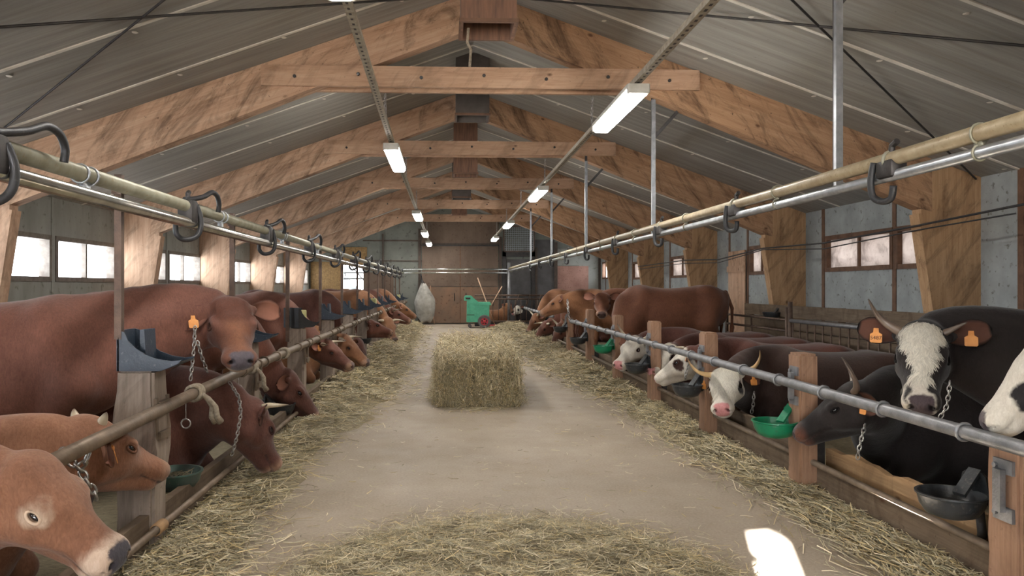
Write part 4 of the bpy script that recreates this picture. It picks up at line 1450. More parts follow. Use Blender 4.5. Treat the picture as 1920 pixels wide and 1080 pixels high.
def cow(name, label, body, byaw, poll, hyaw, hpitch, hroll=0.0, lying=False, coat='red', face=None, size=1.0, hs=1.1, vox=0.02,
        horns=None, horn_col=None, ears=(0.0, 0.0), tags=(0, 0), eye_open=1.0, group=None, tag_text=None, neck_r=1.0, earx=(-.22, -.22), fur=0, fur_len=.05, wy=1.17, category='cow'):
    """body: (x, y) under the middle of the trunk; byaw: heading; poll: world point between the ears;
    hyaw, hpitch, hroll: world attitude of the head in degrees. Local frame: x forward, z up, ground at 0."""
    root = thing(name, label, category, (body[0], body[1], 0), R(byaw), group)
    cb, sb = math.cos(R(byaw)), math.sin(R(byaw))
    Rw = np.array([[cb, -sb, 0], [sb, cb, 0], [0, 0, 1.0]])
    pl = Rw.T @ (np.array(poll, float) - v3(body[0], body[1], 0))
    H = Rw.T @ head_frame(R(hyaw), R(hpitch), R(hroll))
    g = hs * size
    hp = lambda x, y, z: pl + H @ (v3(x, y * wy, z * 1.05) * g)
    prof = [(a * size, b * size, c * size, d * size) for a, b, c, d in (LIE if lying else STAND)]
    pts = [hp(0.55, 0, -.1), hp(-.15, 0, 0), hp(0.1, .2, -.25), hp(0.1, -.2, -.25), hp(0.5, 0, .1), hp(0.5, 0, -.25)]
    lo = np.minimum(np.min(pts, 0), v3(-1.02, -.50, -0.02) * size) - 0.06
    hi = np.maximum(np.max(pts, 0), v3(0.98, .50, 1.42 if not lying else 0.95) * size) + 0.08
    F = Field(lo, hi, vox)
    Z = size
    c = lambda x, y, z: v3(x, y, z) * Z
    F.barrel(prof, 0.04)
    for sgn in (-1, 1):
        if not lying:
            F.ell(c(-.47, sgn * .19, 1.27), v3(.09, .07, .06) * Z, None, .10)                        # hook bone
            F.ell(c(-.78, sgn * .09, 1.17), v3(.06, .05, .07) * Z, None, .08)
            F.cone(c(.46, sgn * .17, 1.17), c(.60, sgn * .19, .82), .10 * Z, .13 * Z, .10)           # shoulder
            F.cone(c(.60, sgn * .19, .82), c(.50, sgn * .17, .66), .12 * Z, .09 * Z, .06)
            F.cone(c(.50, sgn * .17, .66), c(.53, sgn * .16, .40), .085 * Z, .056 * Z, .04)
            F.ell(c(.54, sgn * .16, .39), v3(.062, .058, .07) * Z, None, .03)                        # wrist
            F.cone(c(.53, sgn * .16, .38), c(.53, sgn * .16, .13), .046 * Z, .04 * Z, .03)
            F.cone(c(.53, sgn * .16, .13), c(.57, sgn * .16, .05), .047 * Z, .052 * Z, .02)
            F.cone(c(-.54, sgn * .15, 1.12), c(-.46, sgn * .20, .78), .19 * Z, .15 * Z, .10)         # thigh
            F.cone(c(-.46, sgn * .20, .78), c(-.60, sgn * .18, .60), .13 * Z, .085 * Z, .08)
            F.cone(c(-.60, sgn * .18, .60), c(-.74, sgn * .16, .47), .08 * Z, .056 * Z, .04)
            F.ell(c(-.755, sgn * .16, .47), v3(.06, .045, .065) * Z, None, .03)                      # hock
            F.cone(c(-.74, sgn * .16, .45), c(-.69, sgn * .16, .13), .046 * Z, .04 * Z, .03)
            F.cone(c(-.69, sgn * .16, .13), c(-.65, sgn * .16, .05), .047 * Z, .052 * Z, .02)
        else:
            F.ell(c(-.45, sgn * .22, .70), v3(.10, .09, .06) * Z, None, .10)
            F.ell(c(-.46, sgn * .34, .26), v3(.30, .15, .24) * Z, None, .08)                         # folded thigh
            F.cone(c(-.26, sgn * .44, .12), c(-.60, sgn * .42, .06), .07 * Z, .05 * Z, .04)
            F.cone(c(.46, sgn * .17, .66), c(.62, sgn * .20, .34), .10 * Z, .14 * Z, .10)
            F.cone(c(.62, sgn * .22, .26), c(.78, sgn * .20, .09), .10 * Z, .075 * Z, .06)           # folded foreleg
            F.cone(c(.78, sgn * .20, .075), c(.50, sgn * .16, .055), .06 * Z, .045 * Z, .03)
    zt = 0.0 if not lying else -0.56
    F.cone(c(-.83, 0, 1.24 + zt), c(-.93, 0, 1.0 + zt), .035 * Z, .025 * Z, .04)                     # tail
    F.cone(c(-.93, 0, 1.0 + zt), c(-.92, .02, .72 + zt), .024 * Z, .022 * Z, .02)
    F.cone(c(-.92, .02, .72 + zt), c(-.90, .03, max(.50 + zt, .04)), .035 * Z, .02 * Z, .02)
    if not lying:
        F.ell(c(-.33, 0, .60), v3(.19, .15, .13) * Z, None, .06)                                     # udder
    # neck: three blended strands from the trunk to the head
    z0 = 0.0 if not lying else -.50
    hx = H[:, 0]
    def strand(a, b, ra, rb, k, lift=0.0):
        a, b = np.asarray(a), np.asarray(b)
        L = np.linalg.norm(b - a)
        d0 = v3(.95, 0, .25) if lift >= 0 else v3(1, 0, 0)
        d1 = 0.55 * hx + 0.45 * (b - a) / L
        d1 /= np.linalg.norm(d1)
        p1, p2 = a + d0 * L * .36, b - d1 * L * .36
        pr = None
        for i in range(9):
            t = i / 8
            p = (1 - t) ** 3 * a + 3 * (1 - t) ** 2 * t * p1 + 3 * (1 - t) * t * t * p2 + t ** 3 * b
            r = (ra + (rb - ra) * (t ** 0.8))
            if pr is not None:
                F.cone(pr[0], p, pr[1], r, k)
            pr = (p, r)
    nk = neck_r
    strand(c(.50, 0, 1.20 + z0), hp(-.03, 0, -.075), .105 * Z * nk, .062 * g, .07, 0)
    strand(c(.60, 0, 1.06 + z0), hp(0.02, 0, -.13), .175 * Z * nk, .082 * g, .07, -1)
    strand(c(.68, 0, .90 + z0), hp(.06, 0, -.20), .16 * Z * nk, .062 * g, .08, -1)
    strand(c(.74, 0, .78 + z0), hp(.10, 0, -.215), .07 * Z, .03 * g, .07, -1)
    # head
    A = lambda *a, **k: F.cone(*a, **k)
    E = lambda p, r, k, cut=False: F.ell(hp(*p), v3(r[0], r[1] * wy, r[2] * 1.05) * g, H, k, cut)
    E((.065, 0, -.085), (.135, .112, .11), .04)                      # skull
    E((.015, 0, -.012), (.06, .085, .04), .05)                       # poll
    A(hp(.08, .04, -.045), hp(.21, .055, -.05), .062 * g, .05 * g, k=.04)
    A(hp(.08, -.04, -.045), hp(.21, -.055, -.05), .062 * g, .05 * g, k=.04)
    A(hp(.17, 0, -.060), hp(.40, 0, -.074), .084 * g, .060 * g, k=.05)          # bridge of the nose
    for sg in (-1, 1):
        A(hp(.10, sg * .062, -.175), hp(.18, sg * .058, -.14), .068 * g, .060 * g, k=.05)      # cheek
        A(hp(.17, sg * .056, -.12), hp(.40, sg * .034, -.088), .056 * g, .038 * g, k=.05)
        E((.172, sg * .094, -.048), (.042, .022, .034), .035)        # brow and orbit
        A(hp(.14, sg * .098, -.028), hp(.195, sg * .094, -.024), .017 * g, .014 * g, k=.03)
        A(hp(.02, sg * .085, -.055), hp(.012, sg * .115, -.058), .040 * g, .030 * g, k=.03)     # ear base
        E((.455, sg * .046, -.070), (.042, .036, .038), .03)         # nostril wing
    A(hp(.12, 0, -.225), hp(.40, 0, -.150), .055 * g, .038 * g, k=.05)           # lower jaw
    E((.435, 0, -.088), (.072, .080, .058), .04)                     # muzzle
    E((.425, 0, -.148), (.058, .056, .030), .025)                    # lower lip
    E((.480, 0, -.084), (.028, .058, .046), .02)
    for sg in (-1, 1):
        A(hp(.492, sg * .040, -.060), hp(.474, sg * .062, -.084), .0145 * g, .0095 * g, k=.012, cut=True)       # nostrils
        A(hp(.33, sg * .08, -.128), hp(.47, sg * .062, -.128), .005 * g, .006 * g, k=.018, cut=True)           # mouth line
        E((.178, sg * .120, -.050), (.029, .020, .019), .010, True)  # eye socket
    V, Q = F.skin()
    # coat pattern
    q = ((V - pl) @ H) / g / v3(1, wy, 1.05)
    CC = COATS[coat]
    dk = CC['dark']
    nz = hashn(V, 3.1)
    col = np.tile(CC['body'], (len(V), 1))
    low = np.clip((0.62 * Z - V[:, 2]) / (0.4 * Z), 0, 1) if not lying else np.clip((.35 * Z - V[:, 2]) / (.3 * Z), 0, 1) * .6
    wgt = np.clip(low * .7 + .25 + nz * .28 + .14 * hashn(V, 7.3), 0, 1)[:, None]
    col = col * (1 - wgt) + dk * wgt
    if not lying:
        hoof = V[:, 2] < .055 * Z
        col[hoof] = L3(70, 60, 54)
    inh = (q[:, 0] > -.06) & (q[:, 0] < .56) & (np.abs(q[:, 1]) < .17) & (q[:, 2] > -.27) & (q[:, 2] < .09)
    bn = hashn(q, 34) * .014 + hashn(q, 90) * .006
    x, y, z = q[:, 0] + bn, q[:, 1] + bn, q[:, 2]
    ay = np.abs(y)
    def blend(mask, c_, soft):
        w = np.clip(mask / soft, 0, 1)[:, None] * inh[:, None]
        col[:] = col * (1 - w) + np.asarray(c_) * w
    eyed = np.sqrt((q[:, 0] - .178) ** 2 + (np.abs(q[:, 1]) - .10) ** 2 + (q[:, 2] + .048) ** 2)
    if face == 'pale':                                               # tan head with pale rings
        blend(.062 - eyed + bn, L3(214, 190, 168), .025)
        blend(x - .385, L3(222, 198, 178), .04)
    elif face == 'red':
        blend(np.minimum(x - .17, .085 - ay) + .0, L3(148, 100, 74), .09)
        blend(.045 - eyed, L3(120, 84, 72), .02)
        blend(np.minimum(x - .36, -.105 - z), L3(186, 160, 140), .03)
    elif face == 'plain':
        blend(x - .41, L3(176, 140, 116), .05)
    elif face == 'blaze':                                            # broad white blaze on a black head
        blend(np.minimum(np.interp(x, [0, .04, .11, .19, .28, .38, .45], [.06, .088, .088, .058, .046, .052, .066]) - ay, x - .005), WHITE, .012)
        blend(np.minimum(x - .36, -.04 - z) - .1 * (y > 0), WHITE, .012)
        blend(.028 - np.sqrt((x - .40) ** 2 + (y - .045) ** 2), L3(36, 30, 30), .008)
    elif face == 'white':                                            # white head, dark eye patches
        blend(x - .0, WHITE, .02)
        blend(.058 - np.sqrt((q[:, 0] - .175) ** 2 + (.6 * (np.abs(q[:, 1]) - .11)) ** 2 + (.8 * (q[:, 2] + .075)) ** 2) + bn, dk * .8, .012)
    elif face == 'halfwhite':                                        # white front, brown cheek
        blend(np.minimum(x + .01, np.maximum(.115 + z * .5 + .02, x - .30) - .03), WHITE, .012)
    elif face == 'sidewhite':                                        # white with a black cheek patch
        blend(x + .03, WHITE, .02)
        blend(.085 - np.sqrt((x - .27) ** 2 + (1.2 * (z + .10)) ** 2) + np.where(ay > .04, 0, -.2), L3(30, 26, 28), .01)
    elif face == 'brownnose':
        blend(np.minimum(x - .40, .2), L3(104, 66, 50), .06)
    mz = np.minimum(x - .447, np.minimum(.050 - ay, z + .122) * 2)
    blend(mz + .010, CC['muzzle'] if face not in ('white', 'halfwhite') else L3(216, 150, 150), .012)
    nd = np.sqrt((q[:, 0] - .484) ** 2 + (np.abs(q[:, 1]) - .050) ** 2 + (q[:, 2] + .070) ** 2)
    blend(.019 - nd, L3(40, 26, 28) if face not in ('white', 'halfwhite') else L3(130, 70, 72), .006)
    mouth = np.where((x > .34) & (ay < .08), .006 - np.abs(z + .128), -1)
    if face not in ('sidewhite', 'white', 'halfwhite'):
        blend(mouth, L3(70, 46, 42), .006)
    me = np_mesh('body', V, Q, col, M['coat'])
    o = bpy.data.objects.new('body', me)
    COL.objects.link(o)
    o.parent = root
    if fur:
        # longer wavy hair on the forehead and down the nose, lying along the skin
        fn = np.cross(V[Q[:, 2]] - V[Q[:, 0]], V[Q[:, 3]] - V[Q[:, 1]])
        VN = np.zeros_like(V)
        for j in range(4):
            for a_ in range(3):
                VN[:, a_] += np.bincount(Q[:, j], fn[:, a_], minlength=len(V))
        VN /= np.maximum(np.linalg.norm(VN, axis=1), 1e-9)[:, None]
        if np.mean(np.sum((VN[inh] @ H) * v3(0, 0, 1), 1)[q[inh][:, 2] > -.05]) < 0:
            VN = -VN
        gg = np.random.default_rng(5)
        cand = np.flatnonzero(inh & (q[:, 0] > .0) & (q[:, 0] < .36) & (np.abs(q[:, 1]) < .095) & ((VN @ H)[:, 2] > .25) & (eyed > .06) & ((col.mean(1) > .3) | (face not in ('blaze', 'white'))))
        wq = np.where(q[cand, 0] < .2, 1.0, .35)
        pick = gg.choice(cand, fur, p=wq / wq.sum())
        p0 = V[pick] + gg.normal(0, vox * .4, (fur, 3))
        nn = VN[pick]
        lat = q[pick, 1] / .09
        swirl = gg.normal(0, .35, fur) + .8 * np.sin(q[pick, 0] * 55 + q[pick, 1] * 40)
        dl = H @ np.array([np.ones(fur) * .75, lat * .7 + swirl * .5, np.zeros(fur)])
        dl = dl.T
        dl -= nn * np.sum(dl * nn, 1)[:, None]
        dl /= np.linalg.norm(dl, axis=1)[:, None]
        sd_ = np.cross(dl, nn)
        LL = (fur_len * g * gg.uniform(.5, 1.2, fur))[:, None]
        wv_ = (sd_ * gg.normal(0, .25, fur)[:, None])
        pts_ = [p0, p0 + dl * LL * .5 + nn * LL * .13 + wv_ * LL * .5, p0 + dl * LL + nn * LL * .06 + wv_ * LL * .2]
        ww = [.0022 * g * min(1, fur_len / .05) ** 2, .0020 * g * min(1, fur_len / .05) ** 2, .0004 * g]
        HV = np.zeros((fur, 6, 3))
        for j in range(3):
            HV[:, 2 * j] = pts_[j] - sd_ * ww[j]
            HV[:, 2 * j + 1] = pts_[j] + sd_ * ww[j]
        b6 = (np.arange(fur) * 6)[:, None]
        HQ = np.concatenate([b6 + np.array([[0, 1, 3, 2]]), b6 + np.array([[2, 3, 5, 4]])])
        hm = np_mesh('forehead_hair', HV.reshape(-1, 3), HQ, np.repeat(col[pick] * gg.uniform(.82, 1.12, fur)[:, None], 6, 0), M['ear'], False)
        ho = bpy.data.objects.new('forehead_hair', hm)
        COL.objects.link(ho)
        ho.parent = root
        ho['kind'] = 'stuff'
    # eyes
    for sg in (-1, 1):
        mb = MB()
        e = hp(.178, sg * .098, -.050)
        mb.lathe([(.0001, -1), (.38, -.92), (.7, -.7), (.92, -.38), (1, 0), (.92, .38), (.7, .7), (.38, .92), (.0001, 1)], 14,
                 Matrix.Translation(Vector(e)) @ Matrix(H.tolist()).to_4x4() @ Matrix.Diagonal((.028 * g, .022 * g, .020 * g * eye_open, 1)))
        mb.build('eye', M['eye'], root, True)
        lid = MB()
        ring = [hp(.178 + .029 * math.cos(a), sg * (.1150 - .007 * math.sin(a)), -.050 + (.0185 * eye_open) * math.sin(a) * (1.0 if math.sin(a) < 0 else 1.0)) for a in [2 * PI * i / 16 for i in range(16)]]
        lid.tube(ring, .0062 * g, 6, closed=True)
        lid.c = [tuple(L3(214, 190, 168) if face == 'pale' else dk * .6)] * len(lid.v)
        lid.build('eyelid', M['ear'], root, True)
    # ears
    for k, sg in enumerate((1, -1)):
        droop = ears[k]
        base = hp(.018, sg * .112, -.052)
        d = H @ np.array((Matrix.Rotation(R(droop) * -sg, 3, 'X') @ Vector((earx[k], sg * .97, -.10))).normalized())
        upv = H @ v3(.62, sg * .1, .78)
        upv = upv - d * (upv @ d)
        upv /= np.linalg.norm(upv)
        wv = np.cross(d, upv)
        EL, nu, nv = .21 * g, 13, 8
        vs, fs, cs = [], [], []
        for lay in (0, 1):
            for i in range(nu):
                u = 1 - (1 - i / (nu - 1)) ** 1.35
                wdt = float(np.interp(u, [0, .2, .4, .6, .8, .92, .97, 1], [.034, .056, .071, .074, .062, .042, .028, .008])) * g
                for j in range(nv):
                    v_ = -1 + 2 * j / (nv - 1)
                    cup = (.034 + .012 * math.sin(PI * u)) * (v_ * v_ - .5) * g * (1 - u * .6)
                    thick = .007 * g * (1 - u * .5)
                    p = base + d * (EL * u) + wv * (wdt * v_) + upv * (cup - (thick if lay else 0)) - upv * .02 * g * u * u
                    vs.append(p)
                    inner = lay == 0
                    cI = L3(140, 96, 80) * (.42 if coat in ('black', 'blackbrown') else 1.0)
                    edge = abs(v_) > .8 or u > .93
                    cs.append(tuple(dk * .7 if edge else (cI * (.45 + .55 * min(1, u * 1.6)) if inner else CC['body'] * .9 + dk * .1)))
        n0 = nu * nv
        for i in range(nu - 1):
            for j in range(nv - 1):
                a, b, c_, d_ = i * nv + j, i * nv + j + 1, (i + 1) * nv + j + 1, (i + 1) * nv + j
                fs += [(a, b, c_, d_), (n0 + d_, n0 + c_, n0 + b, n0 + a)]
        for i in range(nu - 1):
            for j in (0, nv - 1):
                a, d_ = i * nv + j, (i + 1) * nv + j
                fs.append((a, d_, n0 + d_, n0 + a))
        for j in range(nv - 1):
            a, b = (nu - 1) * nv + j, (nu - 1) * nv + j + 1
            fs.append((a, b, n0 + b, n0 + a))
        mb = MB()
        mb.add(vs, fs)
        mb.c = cs
        ear = mb.build('ear', M['ear'], root, True)
        if tags[k]:
            # orange ear tag: a stud and a flag hanging below the ear, facing out of the cup
            c0 = Vector(base + d * EL * .52 + upv * .012 * g)
            nrm = Vector(upv)
            dn = Vector((0, 0, -1))
            dn = (dn - nrm * dn.dot(nrm)).normalized() if abs(nrm.z) < .95 else Vector(wv)
            sd = nrm.cross(dn).normalized()
            Mt = Matrix((sd, -dn, nrm)).transposed().to_4x4()
            Mt.translation = c0 + nrm * .006
            tb = MB()
            w_, h_ = .030 * g, .038 * g
            poly = [(-.012 * g, .012 * g), (.012 * g, .012 * g), (.014 * g, -.012 * g), (w_, -.022 * g), (w_, -.022 * g - h_ * 1.1), (w_ - .006, -.027 * g - h_ * 1.1),
                    (-w_ + .006, -.027 * g - h_ * 1.1), (-w_, -.022 * g - h_ * 1.1), (-w_, -.022 * g), (-.014 * g, -.012 * g)]
            tb.prism(poly, 0, .003, 'z')
            tb.lathe([(.0001, -.004), (.010 * g, -.004), (.011 * g, .005), (.0001, .008)], 10)
            tb.v = [Mt @ Vector(p) for p in tb.v]
            tb.build('ear_tag', M['tag'], ear)
            if tag_text and k == 1:
                cu = bpy.data.curves.new('tag_number', 'FONT')
                cu.body = tag_text
                cu.size = .029 * g
                cu.extrude = .0006
                cu.align_x = 'CENTER'
                tmp = bpy.data.objects.new('tmp', cu)
                COL.objects.link(tmp)
                dg = bpy.context.evaluated_depsgraph_get()
                tm = bpy.data.meshes.new_from_object(tmp.evaluated_get(dg))
                bpy.data.objects.remove(tmp)
                tm.transform(Mt @ Matrix.Translation((0, -.052 * g, .0036)))
                tm.materials.clear()
                tm.materials.append(M['tag_ink'])
                no = bpy.data.objects.new('tag_number', tm)
                COL.objects.link(no)
                no.parent = ear
    # horns: list of (left?, points in head coordinates, base radius)
    for hpts, r0 in (horns or []):
        P_ = [Vector(hp(*p)) for p in hpts]
        fine = []
        n = len(P_)
        for i in range(n - 1):
            a0, a1, a2, a3 = P_[max(i - 1, 0)], P_[i], P_[i + 1], P_[min(i + 2, n - 1)]
            for t in [j / 6 for j in range(6)]:
                fine.append(0.5 * ((2 * a1) + (a2 - a0) * t + (2 * a0 - 5 * a1 + 4 * a2 - a3) * t * t + (3 * a1 - a0 - 3 * a2 + a3) * t ** 3))
        fine.append(P_[-1])
        m = len(fine)
        mb = MB()
        mb.tube(fine, [r0 * g * (1 - .88 * (i / (m - 1)) ** 1.2) for i in range(m)], 12)
        hc = horn_col or (L3(206, 192, 166), L3(92, 76, 66))
        cs = []
        for i in range(m):
            t = max(0, (i / (m - 1) - .45) / .55)
            cs += [tuple(hc[0] * (1 - t) + hc[1] * t)] * 12
        mb.c = cs
        mb.build('horn', M['horn'], root, True)
    root['_f'] = 0
    del root['_f']
    FR[root.name] = (root, lambda x, y, z: Rw @ hp(x, y, z) + v3(body[0], body[1], 0))
    return root


FR = {}


def pair(pts, r):
    return [(pts, r), ([(x, -y, z) for x, y, z in pts], r)]


H_OUT = pair([(.03, .075, -.03), (.015, .15, -.02), (.05, .23, .01), (.13, .28, .06)], .030)       # sideways, tips forward and up
H_UP = pair([(.02, .075, -.03), (-.02, .15, .0), (-.05, .20, .07), (-.06, .22, .16)], .028)       # sideways then up
H_LONG = pair([(.03, .075, -.03), (.01, .15, -.03), (-.02, .22, -.01), (-.05, .265, .05), (-.07, .28, .12)], .028)
H_SIDE = pair([(.02, .075, -.03), (.0, .13, -.01), (.02, .18, .03), (.05, .20, .08)], .026)
H_STUB = pair([(.02, .06, -.02), (.0, .085, .02), (-.01, .095, .045)], .030)

G_L, G_R = 'cattle tied in the left row', 'cattle tied in the right row'
# ---- left row, from the viewer to the end wall
cow('cow', 'tan cow head with pale eye ring in the bottom left corner', (-2.55, 2.42), 3, at(56, 866, 2.56), -3, -41, 8, lying=True, hs=.91, coat='tan', face='pale', size=.98, vox=.0105, eye_open=.75, ears=(70, 60), group=G_L)
cow('cow', 'tan lying cow with tiny horn stubs and chain, behind the nearest head', (-2.72, 3.36), 4, at(163, 790, 3.55), 61, -30, lying=True, hs=1.096, coat='tan', face='plain', size=.94, vox=.0115,
    horns=H_STUB, tags=(1, 1), eye_open=.8, ears=(10, 25), group=G_L)
cow('cow', 'red cow standing with head over the left rail, facing the viewer', (-2.85, 4.62), 10, at(432, 566, 5.12), -64, -38, hs=1.050, coat='red', face='red', wy=1.25, vox=.0115, tags=(0, 1), earx=(-.1, .55), fur=3000, fur_len=.024, group=G_L, ears=(5, 5))
cow('cow', 'dark red lying cow with one white horn, head hanging over the left feed edge', (-2.58, 5.42), -4, at(478, 755, 5.25), 52, -63, lying=True, hs=1.000, coat='deep', face='plain', vox=.013, horns=H_SIDE, group=G_L, ears=(20, 30))
cow('cow', 'red cow with lowered head eating hay, left row next to the white horn', (-2.82, 7.35), 0, at(544, 699, 7.5), 18, -52, hs=1.100, coat='brown', face='plain', vox=.016, group=G_L, ears=(20, 20))
cow('cow', 'brown horned cow with head low beyond the left eating cow', (-2.75, 9.3), 0, at(613, 640, 9.64), -12, -35, hs=0.950, coat='brown', face='plain', vox=.018, horns=H_OUT, group=G_L, tags=(0, 1))
cow('cow', 'lighter brown horned head just beyond another horned cow on the left', (-2.75, 11.0), 0, at(646, 630, 11.2), -12, -40, coat='gold', face='plain', vox=.02, horns=H_OUT, group=G_L, lying=True)
cow('cow', 'dark brown cow with neck stretched straight down to the hay, left row', (-2.7, 12.6), 0, at(676, 640, 12.5), 0, -68, coat='deep', face='plain', vox=.022, group=G_L)
cow('cow', 'red cow head in profile over a black bowl, far along the left row', (-2.75, 14.3), 0, at(689, 600, 14.3), 15, -20, -8, hs=1.080, coat='brown', face='plain', vox=.02, lying=True, horns=H_STUB, group=G_L)
cow('cow', 'golden brown horned cow facing the viewer, far along the left row', (-2.55, 16.9), 0, at(728, 598, 16.8), -55, -52, coat='gold', face='plain', vox=.024, horns=H_OUT, group=G_L, tags=(0, 1))
cow('cow', 'red cow head in profile, second last in the left row', (-2.55, 19.4), 0, at(738, 580, 19.4), 0, -26, coat='red', face='plain', vox=.026, horns=H_OUT, group=G_L)
cow('cow', 'tan cow at the far end of the left row', (-2.45, 21.6), 0, at(753, 571, 21.4), 8, -32, coat='gold', face='plain', vox=.028, group=G_L)

# ---- right row, from the viewer to the end wall
cow('cow', 'white head with a black cheek patch cut by the right picture edge', (3.80, 2.95), 180, at(1962, 632, 3.07), 158, -52, 8, hs=0.947, coat='black', face='sidewhite', size=.95, vox=.0115, group=G_R)
cow('cow', 'black cow with a broad white blaze and orange tag, looking at the viewer', (3.95, 4.02), 178, at(1729, 613, 4.15), 236, -44, hs=1.16, coat='black', face='blaze', size=.92, vox=.0105, tags=(1, 1), tag_text='5487',
    horns=[([(.03, .075, -.03), (.01, .14, .0), (.0, .20, .04)], .022), ([(.03, -.075, -.03), (.0, -.15, .0), (-.02, -.21, .06), (-.04, -.25, .16)], .030)], horn_col=(L3(120, 104, 92), L3(72, 62, 56)), fur=4200, fur_len=.048, wy=1.0, group=G_R, ears=(-10, -12))
cow('cow', 'black lying cow with brown nose at the green bowl, right row', (3.72, 5.02), 180, at(1598, 724, 4.7), 154, -37, lying=True, hs=.96, coat='black', face='brownnose', vox=.0115, tags=(1, 0), horns=H_UP, horn_col=(L3(120, 104, 92), L3(80, 68, 60)),
    eye_open=.6, neck_r=1.2, group=G_R, ears=(25, 25))
cow('cow', 'white-faced cow with long spread horns and pink nose, right row', (3.70, 7.05), 180, at(1360, 693, 6.62), 243, -32, 10, lying=True, hs=.98, coat='blackbrown', face='white', vox=.0115, tags=(1, 1), horns=H_LONG, fur=2600, fur_len=.045, group=G_R, ears=(35, 35),
    horn_col=(L3(214, 178, 126), L3(120, 90, 66)))
cow('cow', 'white-headed cow with red-brown neck and chain, left of the spread horns', (3.72, 8.05), 180, at(1293, 654, 7.9), 150, -36, lying=True, hs=1.000, coat='pied', face='white', vox=.014, tags=(1, 0), horns=H_OUT, group=G_R)
cow('cow', 'white head with brown eye patch behind the chained white head', (3.78, 9.1), 180, at(1257, 647, 8.8), 213, -32, lying=True, hs=0.920, coat='pied', face='white', vox=.015, horns=H_OUT, group=G_R)
cow('cow', 'half white head with brown cheek drinking from a black bowl', (3.80, 10.15), 180, at(1191, 633, 10.15), 218, -36, lying=True, hs=1.050, coat='pied', face='halfwhite', vox=.015, horns=H_UP, group=G_R)
cow('cow', 'large brown bull-like cow standing sideways, head lowered, right row', (3.55, 11.75), 180, at(1172, 628, 11.6), 172, -64, coat='bull', face='plain', size=1.06, vox=.017, group=G_R, category='cow')
cow('cow', 'brown cow looking at the viewer from behind the large standing one', (4.0, 13.3), 178, at(1129, 552, 13.1), 257, -38, hs=1.000, coat='bull', face='plain', vox=.017, fur=900, fur_len=.035, group=G_R, ears=(-5, -5))
cow('cow', 'golden brown cow standing with head in profile to the left', (3.42, 14.7), 180, at(1050, 555, 14.57), 165, -34, hs=1.050, coat='gold', face='plain', vox=.018, group=G_R)
cow('cow', 'red cow lowering its head to the hay past the far bowls', (3.5, 16.8), 180, at(1050, 608, 16.6), 200, -58, coat='bull', face='plain', vox=.02, group=G_R, horns=H_UP)
cow('cow', 'grey-muzzled lying cow far down the right row', (3.6, 18.9), 180, at(1022, 604, 18.8), 200, -48, coat='brown', face='plain', vox=.024, group=G_R, horns=H_OUT, lying=True)
cow('cow', 'last horned cow of the right row eating hay', (3.55, 20.8), 180, at(1003, 590, 20.6), 200, -56, coat='gold', face='plain', vox=.026, group=G_R, horns=H_UP)
cow('calf', 'light brown calf lying behind the bars of the far feed barrier', (1.62, 27.4), 0, (2.2, 27.3, .78), -50, -40, lying=True, coat='gold', face='plain', vox=.028, size=.72, group='calves behind the feed barrier', category='calf')
cow('calf', 'dark calf lying behind the far feed barrier, right of the post', (3.15, 27.4), 180, (2.55, 27.3, .70), 220, -40, lying=True, coat='black', face='white', vox=.028, size=.72, group='calves behind the feed barrier', category='calf')


# ---- neck chains
def neck_chain(label, lines, link=.045, r=.005):
    mb = MB()
    for ln in lines:
        chain_mesh(mb, ln, link, r)
    return tag(mb.build('neck_chain', M['chain'], None, True), label, 'chain', 'neck chains')


neck_chain('steel chain hanging from the red cow neck to the left rail', [[at(366, 612, 4.78), at(363, 660, 4.76), at(357, 716, 4.74)], [at(370, 640, 4.77), at(378, 668, 4.77), at(390, 700, 4.80)]], .036, .0042)
neck_chain('chain hanging from the left rail onto the dark lying cow neck', [[at(430, 716, 5.0), at(448, 745, 4.94), at(452, 775, 4.9), at(444, 820, 4.9), at(434, 856, 4.95)]], .036, .0042)
neck_chain('chain collar on the tan lying cow neck', [[at(116, 842, 3.24), at(128, 862, 3.20), at(148, 878, 3.2), at(162, 900, 3.2), at(178, 925, 3.22), at(183, 945, 3.25)], [at(148, 878, 3.2), at(160, 866, 3.2), at(168, 848, 3.22)]], .05, .006)
neck_chain('chain on the black lying cow beside its orange tag', [[at(1622, 796, 4.46), at(1616, 820, 4.42), at(1610, 845, 4.40), at(1607, 868, 4.42)]], .04, .0045)
neck_chain('chain on the white-faced long-horned cow neck', [[at(1414, 735, 6.72), at(1412, 760, 6.7), at(1408, 780, 6.7)]], .045, .005)
neck_chain('chain on the red-brown neck left of the spread horns', [[at(1300, 668, 7.6), at(1292, 682, 7.6), at(1286, 700, 7.58), at(1284, 716, 7.6)]], .05, .0055)
neck_chain('chain hanging in a loop from the golden brown cow neck', [[at(1064, 562, 14.3), at(1065, 580, 14.2), at(1067, 598, 14.2), at(1074, 605, 14.2), at(1083, 600, 14.1)]], .07, .009)
neck_chain('thin chain below the jaw of the black cow with white blaze', [[at(1781, 715, 3.66), at(1779, 740, 3.64), at(1774, 765, 3.62), at(1762, 784, 3.62)]], .035, .003)

# ------------------------------------------------------------------ hay and straw
HAY = np.array([L3(190, 178, 148), L3(170, 160, 132), L3(146, 140, 116), L3(206, 195, 168), L3(128, 120, 100), L3(172, 154, 114), L3(196, 178, 136)])


